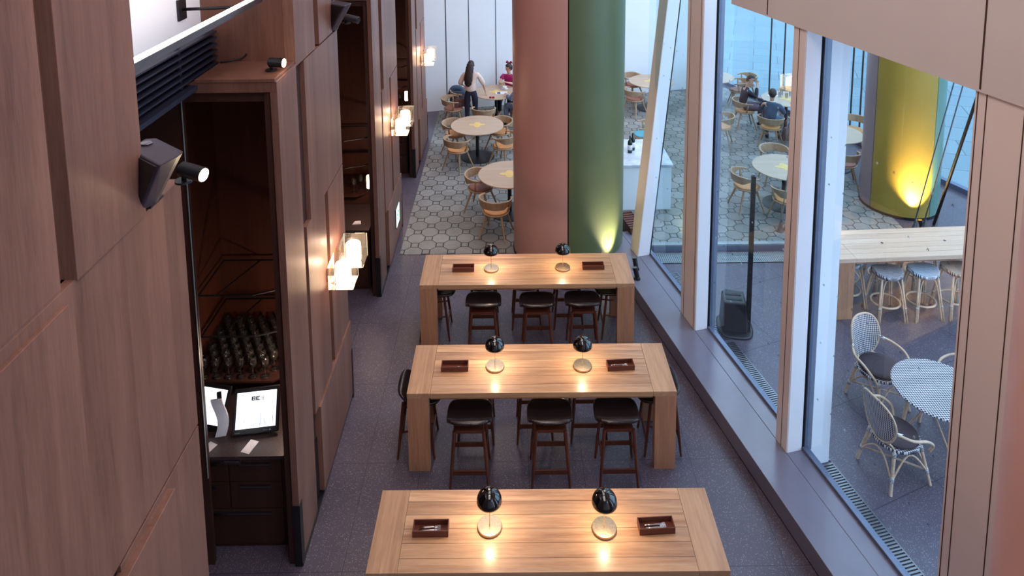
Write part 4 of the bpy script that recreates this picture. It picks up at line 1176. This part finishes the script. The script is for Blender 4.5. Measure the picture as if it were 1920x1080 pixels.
# ------------------------------------------------------------------ terrace furniture
def cane_path(bm, pts, r=.013, k=5): return tube(bm, spline(pts, k), r, 8)
def bands(parent, segs):
    b = B()
    for a, c, r in segs: tube(b, [a, c], r, 10)
    obj('cane_binding', b, 'binding', parent, smooth=True)
def bistro_chair(name='rattan_chair'):
    t = thing(name, '', 'chair')
    b = B(); rounded_grid(b, .235, .235, 16, 16, lambda u, v: .44 - .008 * (1 - u * u - v * v), 2.1); obj('seat', b, 'weave', t, smooth=True, solid=.03)
    b = B(); lathe(b, [(0, .445), (.20, .445), (.222, .458), (.215, .478), (.15, .486), (0, .488)], 36); obj('cushion', b, 'cushion', t, smooth=True)
    # curved oval back
    def bp(u, v):
        a = u * 1.0 * (1 - .28 * max(0, -v) - .05 * v * v)
        return Vector((.245 * math.sin(a * .98) * 1.06, -.215 - .11 * (v + 1) / 2 * .8 + .10 * (1 - math.cos(a * 1.1)), .69 + .245 * v))
    b = B(); V = []
    for j in range(15):
        row = []
        for i in range(17):
            u, v = -1 + i / 8, -1 + j / 7
            m = max(abs(u), abs(v)); k = 1 / ((abs(u / m) ** 2.5 + abs(v / m) ** 2.5) ** .4) if m > 0 else 1
            row.append(b.verts.new(bp(u * k, v * k)))
        V.append(row)
    for j in range(14):
        for i in range(16): b.faces.new((V[j][i], V[j][i + 1], V[j + 1][i + 1], V[j + 1][i]))
    obj('backrest', b, 'weaveback', t, smooth=True, solid=.008)
    ed = []
    for i in range(40):
        a = 2 * PI * i / 40; c_, s_ = math.cos(a), math.sin(a); k = 1 / ((abs(c_) ** 2.5 + abs(s_) ** 2.5) ** .4)
        ed.append(bp(c_ * k, s_ * k))
    b = B(); tube(b, ed, .012, 8, closed=True); obj('back_rim', b, 'cane', t, smooth=True)
    segs = []
    for s in (-1, 1):
        arm = [bp(s * .97, -.12), (s * .30, -.08, .63), (s * .315, .08, .60), (s * .28, .20, .50), (s * .235, .20, .40)]
        b = B(); cane_path(b, arm, .014); obj('arm', b, 'cane', t, smooth=True)
        segs.append((Vector(arm[0]), Vector(arm[0]) + Vector((s * .03, .06, -.012)), .018))
        for q in (-1, 1):
            top = Vector((s * .165, q * .16, .42)); bot = Vector((s * .235, q * .245, 0))
            b = B(); tube(b, [bot, top], .017, 10); obj('leg', b, 'cane', t, smooth='auto')
            segs.append((bot.lerp(top, .30), bot.lerp(top, .42), .0205)); segs.append((bot.lerp(top, .86), bot.lerp(top, .98), .0205))
        b = B(); cane_path(b, [(s * .215, -.225, .13), (s * .20, -.1, .30), (s * .19, 0, .36), (s * .20, .1, .30), (s * .215, .225, .13)], .010); obj('side_arch', b, 'cane', t, smooth=True)
        b = B(); cane_path(b, [(s * .20, -.21, .20), (s * .16, -.16, .42), bp(s * .55, -.85)], .012); obj('back_stay', b, 'cane', t, smooth=True)
    for q in (-1, 1):
        b = B(); cane_path(b, [(-.215, q * .225, .13), (-.1, q * .205, .28), (0, q * .20, .33), (.1, q * .205, .28), (.215, q * .225, .13)], .010); obj('front_arch' if q > 0 else 'rear_arch', b, 'cane', t, smooth=True)
    b = B(); tube(b, [(-.205, -.21, .16), (.205, .21, .16)], .010); tube(b, [(-.205, .21, .17), (.205, -.21, .17)], .010); obj('cross_stretcher', b, 'cane', t, smooth=True)
    bands(t, segs)
    return t
RC = bistro_chair()
place(RC, (4.36, 7.50, .001), face_dir(.33, -.95), 'woven rattan armchair with brown cushion behind the round woven table', 'woven rattan armchairs')
place(RC, (4.02, 6.54, .001), face_dir(.97, .24), 'woven rattan armchair with brown cushion nearest the glass, left of the round woven table', 'woven rattan armchairs')
place(RC, (5.22, 7.15, .001), face_dir(-.95, -.4), 'woven rattan armchair right of the round woven table, only its cane arm showing', 'woven rattan armchairs')
t = thing('rattan_table', 'round table woven in black and white, beside the two rattan armchairs', 'table', (4.63, 6.79, 0.001))
b = B(); lathe(b, [(0, .715), (.44, .715), (.47, .722), (.475, .732), (.465, .742), (0, .745)], 56); obj('tabletop', b, 'weave', t, smooth='auto')
sg = []
for i in range(4):
    a = PI / 4 + i * PI / 2 + .65; top = Vector((.30 * math.cos(a), .30 * math.sin(a), .714)); bot = Vector((.40 * math.cos(a), .40 * math.sin(a), 0))
    b = B(); tube(b, [bot, top], .019, 10); obj('leg', b, 'cane', t, smooth='auto')
    sg += [(bot.lerp(top, .2), bot.lerp(top, .3), .023), (bot.lerp(top, .82), bot.lerp(top, .92), .023)]
    a2 = a + PI / 2
    b = B(); cane_path(b, [bot.lerp(top, .25), (.26 * math.cos(a + .5), .26 * math.sin(a + .5), .55), (.25 * math.cos((a + a2) / 2), .25 * math.sin((a + a2) / 2), .66), (.26 * math.cos(a2 - .5), .26 * math.sin(a2 - .5), .55), (.375 * math.cos(a2), .375 * math.sin(a2), .18)], .010); obj('arch', b, 'cane', t, smooth=True)
b = B(); tube(b, [(.33 * math.cos(2 * PI * i / 30), .33 * math.sin(2 * PI * i / 30), .695) for i in range(30)], .012, 8, closed=True); obj('apron_ring', b, 'cane', t, smooth=True)
bands(t, sg)

oak_table('bar_table', 'long pale oak bar table with woven stools on the terrace', (6.02, 9.44, .001), .045, 2.9, .76, .906, 'oak_pale', True)

def rattan_stool(mat, name='rattan_stool'):
    t = thing(name, '', 'stool')
    b = B(); rounded_grid(b, .20, .18, 16, 14, lambda u, v: .675 + .022 * u * u - .012 * v * v, 2.4)
    obj('seat', b, mat, t, smooth=True, solid=.05)
    sg = []
    for sx in (-1, 1):
        for sy in (-1, 1):
            top = Vector((sx * .135, sy * .12, .64)); bot = Vector((sx * .21, sy * .20, 0))
            b = B(); tube(b, [bot, top], .015, 10); o2 = Vector((sx * -.028, 0, 0)); cane_path(b, [bot + o2, bot.lerp(top, .6) + o2, bot.lerp(top, .85) + o2 * 1.6, (sx * .04, sy * .12, .645)], .010)
            obj('leg', b, 'cane', t, smooth=True)
            sg.append((bot.lerp(top, .30), bot.lerp(top, .35), .019))
    b = B(); tube(b, [(.19 * math.cos(2 * PI * i / 28), .18 * math.sin(2 * PI * i / 28), .21) for i in range(28)], .014, 8, closed=True); obj('foot_ring', b, 'cane', t, smooth=True)
    bands(t, sg)
    return t
S1, S2, S3 = rattan_stool('weavebrown'), rattan_stool('weaveblue'), rattan_stool('weavetan')
RG = 'woven rattan bar stools at the pale oak bar table'
ct = (6.02, 9.44); 
for (x, y, proto, lab) in ((4.91, 9.40, S2, 'blue and white woven stool behind the left leg of the bar table'),
                           (5.32, 9.10, S1, 'brown and white woven stool, near side of the bar table, left one'),
                           (5.84, 9.12, S2, 'blue and white woven stool in the middle of the near side of the bar table'),
                           (6.34, 9.16, S3, 'tan and white woven stool at the right, cut by the warm-lit facade column'),
                           (5.05, 9.72, S1, 'brown woven stool on the far side of the bar table, leftmost'),
                           (5.62, 9.75, S1, 'brown woven stool on the far side of the bar table, centre'),
                           (6.20, 9.78, S1, 'brown woven stool on the far side of the bar table, rightmost seen')):
    place(proto, (x, y, .001), .045 + random.uniform(-.06, .06), lab, RG)

# black stand by the pane
t = thing('black_stand', 'black plastic stand with a tall square post, behind the wide pane', 'stand', (3.10, 8.86, .001), math.radians(-10))
b = B(); rounded_grid(b, .24, .26, 20, 20, lambda u, v: .035 - .012 * max(0, (u * u + v * v) - .5), 3.0)
for v in b.verts: v.co.x += .0
obj('base_plate', b, 'blackpl', t, smooth=True, solid=.034)
b = B(); prism(b, [(-.19, -.17), (.15, -.17), (.15, .17), (-.13, .2), (-.19, .15)], .036, .46, [(-.17, -.15), (.13, -.15), (.13, .15), (-.11, .18), (-.17, .13)]); obj('bin', b, 'blackpl', t, bevel=.02)
b = B(); box(b, -.13, .08, -.08, -.04, .459, .464); box(b, -.13, .08, .03, .07, .459, .464); obj('slot', b, 'gasket', t)
b = B(); box(b, .14, .20, -.09, -.03, .03, 2.25, None); obj('post', b, 'black', t, bevel=.006)
b = B(); box(b, .155, .185, -.075, -.045, 2.25, 2.275); obj('post_cap', b, 'metalgrey', t)

# tension rods
def rod(name, a, c, r, mat, label, group=None):
    a, c = Vector(a), Vector(c); d = c - a
    t = thing(name, label, 'rod', a, 0, group)
    b = B(); tube(b, [(0, 0, .1), tuple(d)], r, 10); obj('rod', b, mat, t, smooth=True)
    b = B(); tube(b, [(0, 0, 0), (0, 0, .02)], .07, 16); tube(b, [(0, 0, 0.02), tuple(d.normalized() * .22)], [.045, .016], 12); obj('anchor', b, 'metalgrey', t, smooth='auto')
    return t
def ext(a, c, z): a, c = Vector(a), Vector(c); return a + (c - a) * (z / c.z)
rod('tension_rod', (7.03, 11.32, .007), ext((7.03, 11.32, 0), at(1793, 145, Y=11.32), 7.4), .011, 'frameblue', 'thin blue-grey tension rod in front of the yellow column, left one', 'rods')
rod('tension_rod', (7.18, 11.30, .007), ext((7.18, 11.3, 0), at(1810, 150, Y=11.3), 7.4), .011, 'frameblue', 'thin blue-grey tension rod in front of the yellow column, right of its twin', 'rods')
rod('brace_pole', (7.40, 11.35, .007), ext((7.40, 11.35, 0), at(1840, 165, Y=11.35), 7.4), .026, 'black', 'thick dark brace pole leaning across the right of the yellow column')
rod('tension_rod', (4.72, 11.38, .007), ext((4.72, 11.38, 0), at(1497, 205, Y=11.38), 5.2), .009, 'mesh', 'thin pale tension rod behind the wide pane, left one', 'rods')
rod('tension_rod', (4.86, 11.42, .007), ext((4.86, 11.42, 0), at(1503, 225, Y=11.42), 5.2), .009, 'mesh', 'thin pale tension rod behind the wide pane, right one', 'rods')

# ------------------------------------------------------------------ people
def skin_mesh(name, chains, mat, parent, sub=2, root=0, smooth=True):
    """chains: lists of (point, radius or (rx, ry)); shared points join"""
    bm = bmesh.new(); lay_ = bm.verts.layers.skin.verify(); idx = {}
    def vert(p, r):
        key = tuple(round(c, 4) for c in p)
        if key not in idx:
            v = bm.verts.new(p); rr = r if isinstance(r, (tuple, list)) else (r, r); v[lay_].radius = rr; idx[key] = v
        return idx[key]
    for ch in chains:
        prev = None
        for p, r in ch:
            v = vert(p, r)
            if prev is not None and prev is not v and bm.edges.get((prev, v)) is None: bm.edges.new((prev, v))
            prev = v
    bm.verts.ensure_lookup_table(); bm.verts[root][lay_].use_root = True
    me = bpy.data.meshes.new(name); bm.to_mesh(me); bm.free()
    o = bpy.data.objects.new(name, me); COL.objects.link(o); o.parent = parent
    me.materials.append(M[mat])
    m = o.modifiers.new('skin', 'SKIN'); m.use_smooth_shade = True; m.branch_smoothing = .6
    s = o.modifiers.new('sub', 'SUBSURF'); s.levels = sub; s.render_levels = sub
    return o

def hand(w, d, up, s=1.0, curl=.5):
    """finger chains from wrist w, pointing along d, palm normal up; returns chains"""
    w, d, up = Vector(w), Vector(d).normalized(), Vector(up).normalized()
    side = d.cross(up).normalized(); out = []
    palm = w + d * .055 * s
    base = [(w, .022 * s), (palm, (.030 * s, .016 * s))]
    out.append(base)
    for i, L in enumerate((.062, .072, .068, .052)):
        o = side * ((i - 1.5) * .020 * s)
        k0 = palm + o + d * .035 * s
        k1 = k0 + (d * math.cos(curl) - up * math.sin(curl)) * L * .5 * s
        k2 = k1 + (d * math.cos(curl * 2) - up * math.sin(curl * 2)) * L * .5 * s
        out.append([(palm, (.030 * s, .016 * s)), (k0, .0095 * s), (k1, .0085 * s), (k2, .007 * s)])
    t0 = w + d * .025 * s + side * -.028 * s; t1 = t0 + (d * .7 - side * .6) * .035 * s; t2 = t1 + (d * .9 - up * .3) * .03 * s
    out.append([(w, .022 * s), (t0, .012 * s), (t1, .010 * s), (t2, .008 * s)])
    return out

def head_chain(neck, hc, fwd, s=1.0):
    """neck point, head centre; returns chain with jaw and nose"""
    neck, hc, f = Vector(neck), Vector(hc), Vector(fwd).normalized()
    up = (hc - neck).normalized()
    ch = [[(neck, .048 * s), (hc - up * .075 * s + f * .01, (.058 * s, .06 * s)), (hc - up * .01 * s, (.072 * s, .082 * s)), (hc + up * .055 * s - f * .004, (.07 * s, .078 * s)), (hc + up * .095 * s - f * .006, (.04 * s, .045 * s))]]
    return ch, up, f
def face(parent, hc, up, f, s=1.0):
    hc, up, f = Vector(hc), Vector(up), Vector(f); side = f.cross(up).normalized()
    b = B()
    for q in (-1, 1): bmesh.ops.create_icosphere(b, subdivisions=2, radius=.010 * s, matrix=Matrix.Translation(hc + f * .072 * s + side * q * .030 * s + up * .012 * s))
    obj('eyes', b, 'eye', parent, smooth=True)
    b = B(); tube(b, [hc + f * .072 * s + up * .012 * s, hc + f * .090 * s - up * .018 * s, hc + f * .078 * s - up * .026 * s], [.007 * s, .010 * s, .008 * s], 8); obj('nose', b, 'skin', parent, smooth=True)
    b = B(); tube(b, [hc + f * .074 * s - up * .046 * s - side * .02 * s, hc + f * .081 * s - up * .047 * s, hc + f * .074 * s - up * .046 * s + side * .02 * s], [.004 * s, .007 * s, .004 * s], 8); obj('mouth', b, 'lip', parent, smooth=True)
    b = B()
    for q in (-1, 1): tube(b, [hc + side * q * .074 * s + up * .025 * s, hc + side * q * .085 * s, hc + side * q * .073 * s - up * .03 * s], [.010 * s, .014 * s, .008 * s], 8)
    obj('ears', b, 'skin', parent, smooth=True)

def cap_hair(parent, hc, up, f, mat='hair', s=1.0, back=0.0, low=.02):
    """close hair: shell over skull, open at the face"""
    hc, up, f = Vector(hc), Vector(up), Vector(f); side = f.cross(up).normalized()
    b = B(); bmesh.ops.create_uvsphere(b, u_segments=28, v_segments=20, radius=1)
    dead = []
    for v in b.verts:
        x, y, z = v.co
        v.co = hc + side * x * .088 * s + f * (y * .102 * s - .010) + up * (z * .108 * s + .018)
        if y > .35 and z < .42: dead.append(v)
        elif z < -.35 and y > -.2: dead.append(v)
    bmesh.ops.delete(b, geom=dead, context='VERTS')
    return obj('hair', b, mat, parent, smooth=True, solid=.006)

def person(label, loc, rz, J, top, legs, shoes='shoe', sleeve=1.0, s=1.0, fwd=(0, 1, 0), handL=None, handR=None, shirt=None, bulk=1.0, hem=.02):
    """J: joints in local coordinates (y forward)"""
    t = thing('person', label, 'person', loc, rz)
    P = {k: Vector(v) for k, v in J.items()}
    hc, up, f = None, None, None
    ch, up, f = head_chain(P['neck'], P['head'], fwd, s)
    body = [[(P['pelvis'], (.10, .08)), (P['waist'], (.09, .07)), (P['chest'], (.085, .06)), (P['neck'] - Vector((0, 0, .03)), (.05, .045)), (P['neck'], .048 * s)]] + ch
    arms = []
    for S in 'LR':
        arms.append([(P['chest'], (.085, .06)), (P['sh' + S], .036), (P['el' + S], .040), (P['wr' + S], .026)])
        body.append([(P['pelvis'], (.10, .08)), (P['hip' + S], .070), (P['kn' + S], .046), (P['an' + S], .034), (P['to' + S], (.038, .026))])
        hd = (P['wr' + S] - P['el' + S]).normalized(); o_ = hd.orthogonal()
        u_ = Vector((0, 0, 1)) if abs(hd.z) < .8 else Vector((1 if S == 'L' else -1, 0, 0))
        u_ = (u_ - hd * u_.dot(hd)).normalized()
        hs = hand(P['wr' + S], hd, u_, .95, .35)
        body += [[(P['wr' + S], .026)] + hs[0][1:]] + hs[1:-1] + [[(P['wr' + S], .026)] + hs[-1][1:]]
    body += arms
    skin_mesh('body', body, 'skin', t, 2)
    # clothing follows the same joints, a little larger
    g = 1.10
    K = bulk
    tc = [[(P['pelvis'] + Vector((0, 0, hem)), (.15 * K, .115 * K)), (P['waist'], (.135 * K, .108 * K)), (P['chest'], (.15, .112)), (P['neck'] - Vector((0, 0, .022)), (.078, .070))]]
    for S in 'LR':
        e = P['el' + S]; w = P['wr' + S]
        chn = [(P['chest'], (.15, .112)), (P['sh' + S], .068 * K)]
        if sleeve <= .55: chn.append((P['sh' + S].lerp(e, .55), .062))
        else: chn += [(e, .055 * K), (e.lerp(w, .9 if sleeve >= 1 else .3), .045 * K)]
        tc.append(chn)
    skin_mesh('top', tc, top, t, 2)
    lc = [[(P['pelvis'] + Vector((0, 0, .10)), (.125, .10)), (P['pelvis'], (.15, .118))]]
    for S in 'LR':
        lc.append([(P['pelvis'], (.15, .118)), (P['hip' + S], .105), (P['kn' + S], .068), (P['kn' + S].lerp(P['an' + S], .9), .052)])
    skin_mesh('trousers', lc, legs, t, 2)
    for S in 'LR':
        a, q = P['an' + S], P['to' + S]; d = (q - a); d.z = 0; d.normalize(); z0 = min(a.z, q.z)
        b = B(); tube(b, [Vector((a.x, a.y, q.z + .012)) - d * .05, Vector((a.x, a.y, q.z + .02)), q + Vector((0, 0, .008)), q + d * .05], [.034, .044, .042, .022], 12, flat=(.8, 1)); obj('shoe', b, shoes, t, smooth=True)
    face(t, P['head'], up, f, s)
    return t, P, up, f

def sit(lean=0.0, arms=None, head=(0, .05, 1.19), neck=(0, 0.01, 1.035), foot=.40):
    J = dict(pelvis=(0, -.06, .56), waist=(0, -.06 + lean * .2, .72), chest=(0, -.04 + lean * .6, .90), neck=neck, head=head,
             hipL=(-.09, .02, .54), hipR=(.09, .02, .54), knL=(-.13, foot, .53), knR=(.12, foot + .02, .53),
             anL=(-.13, foot - .02, .09), anR=(.12, foot + .04, .09), toL=(-.14, foot + .10, .035), toR=(.13, foot + .16, .035),
             shL=(-.165, -.02 + lean * .8, .965), shR=(.165, -.02 + lean * .8, .965),
             elL=(-.24, .06, .74), elR=(.24, .06, .74), wrL=(-.16, .28, .78), wrR=(.16, .28, .78))
    if arms: J.update(arms)
    return J
# standing woman in a beige blouse, seen from behind
J = dict(pelvis=(0, 0, .92), waist=(0, .01, 1.05), chest=(0, .02, 1.24), neck=(0, .03, 1.40), head=(0.0, .06, 1.53),
         hipL=(-.09, 0, .86), hipR=(.09, 0, .86), knL=(-.10, .01, .48), knR=(.10, .03, .48), anL=(-.10, -.02, .09), anR=(.10, 0, .09),
         toL=(-.11, .10, .035), toR=(.12, .12, .035), shL=(-.155, .02, 1.335), shR=(.155, .03, 1.335),
         elL=(-.27, .02, 1.08), elR=(.29, .06, 1.10), wrL=(-.22, .20, .98), wrR=(.34, .14, .86))
t, P, up, f = person('standing woman with long dark hair, beige blouse and dark jeans, seen from behind', (-.93, 16.50, .007), -.1, J, 'blouse', 'jeans', sleeve=.8, bulk=1.2, hem=-.10)
cap_hair(t, P['head'], up, f)
b = B(); tube(b, spline([(0, -.02, 1.60), (-.01, -.055, 1.50), (-.03, -.085, 1.36), (-.045, -.10, 1.22), (-.05, -.10, 1.10), (-.05, -.095, 1.03)], 4), [.05] + [.085] * 3 + [.098] * 5 + [.105] * 5 + [.09] * 3 + [.07, .055, .035, .015], 14, flat=(1, .62)); obj('hair', b, 'hair', t, smooth=True)
# seated woman in magenta with a hair bow
t, P, up, f = person('seated woman in a magenta top with a crimson bow, hands raised', (.02, 17.50, .007), face_dir(-.35, -1),
    sit(.02, dict(elL=(-.22, .16, .80), elR=(.22, .16, .80), wrL=(-.06, .30, .88), wrR=(.10, .30, .84))), 'magenta', 'jeans', sleeve=.5, fwd=(.7, .6, -.1))
cap_hair(t, P['head'], up, f)
b = B()
for q in (-1, 1): tube(b, [P['head'] + Vector((0, -.03, .11)), P['head'] + Vector((q * .06, -.04, .15)), P['head'] + Vector((q * .09, -.05, .12))], [.02, .038, .01], 10)
obj('hair_bow', b, 'magentabow', t, smooth=True)
# person in denim, mostly behind the column
t, P, up, f = person('seated person in washed denim, mostly hidden behind the pink column', (.30, 16.33, .007), face_dir(-.6, .6), sit(.05, dict(elL=(-.25, .14, .76), wrL=(-.14, .34, .80))), 'denim', 'denim', sleeve=1)
cap_hair(t, P['head'], up, f)
# man in charcoal suit, hand at his mouth
t, P, up, f = person('seated man in a charcoal suit and mauve trousers, hand raised to his mouth', (5.74, 16.22, .007), face_dir(1, -.05),
    sit(.06, dict(head=(0, .12, 1.20), neck=(0, .05, 1.045), elR=(.22, .20, .82), wrR=(.07, .25, 1.06), elL=(-.22, .18, .74), wrL=(-.10, .36, .72)), foot=.42), 'suitdark', 'trouser', fwd=(.55, .75, -.2))
cap_hair(t, P['head'], up, f)
b = B(); prism(b, [(-.045, .10), (.045, .10), (.02, .135), (-.02, .135)], .86, 1.02, [(-.06, .045), (.06, .045), (.04, .09), (-.04, .09)]); obj('shirt_front', b, 'shirt', t)
# man in slate blue jacket from behind
t, P, up, f = person('seated man in a slate blue jacket seen from behind, facing his companion', (5.98, 15.16, .007), face_dir(.55, 1),
    sit(.0, dict(elL=(-.27, .12, .75), elR=(.26, .12, .75), wrL=(-.16, .34, .80), wrR=(.16, .34, .80))), 'suitblue', 'suitblue', fwd=(-.1, 1, -.1))
cap_hair(t, P['head'], up, f)
b = B(); tube(b, [(.058 * math.cos(2 * PI * i / 16), .0 + .056 * math.sin(2 * PI * i / 16), 1.028) for i in range(16)], .010, 8, closed=True); obj('shirt_collar', b, 'shirt', t, smooth=True)
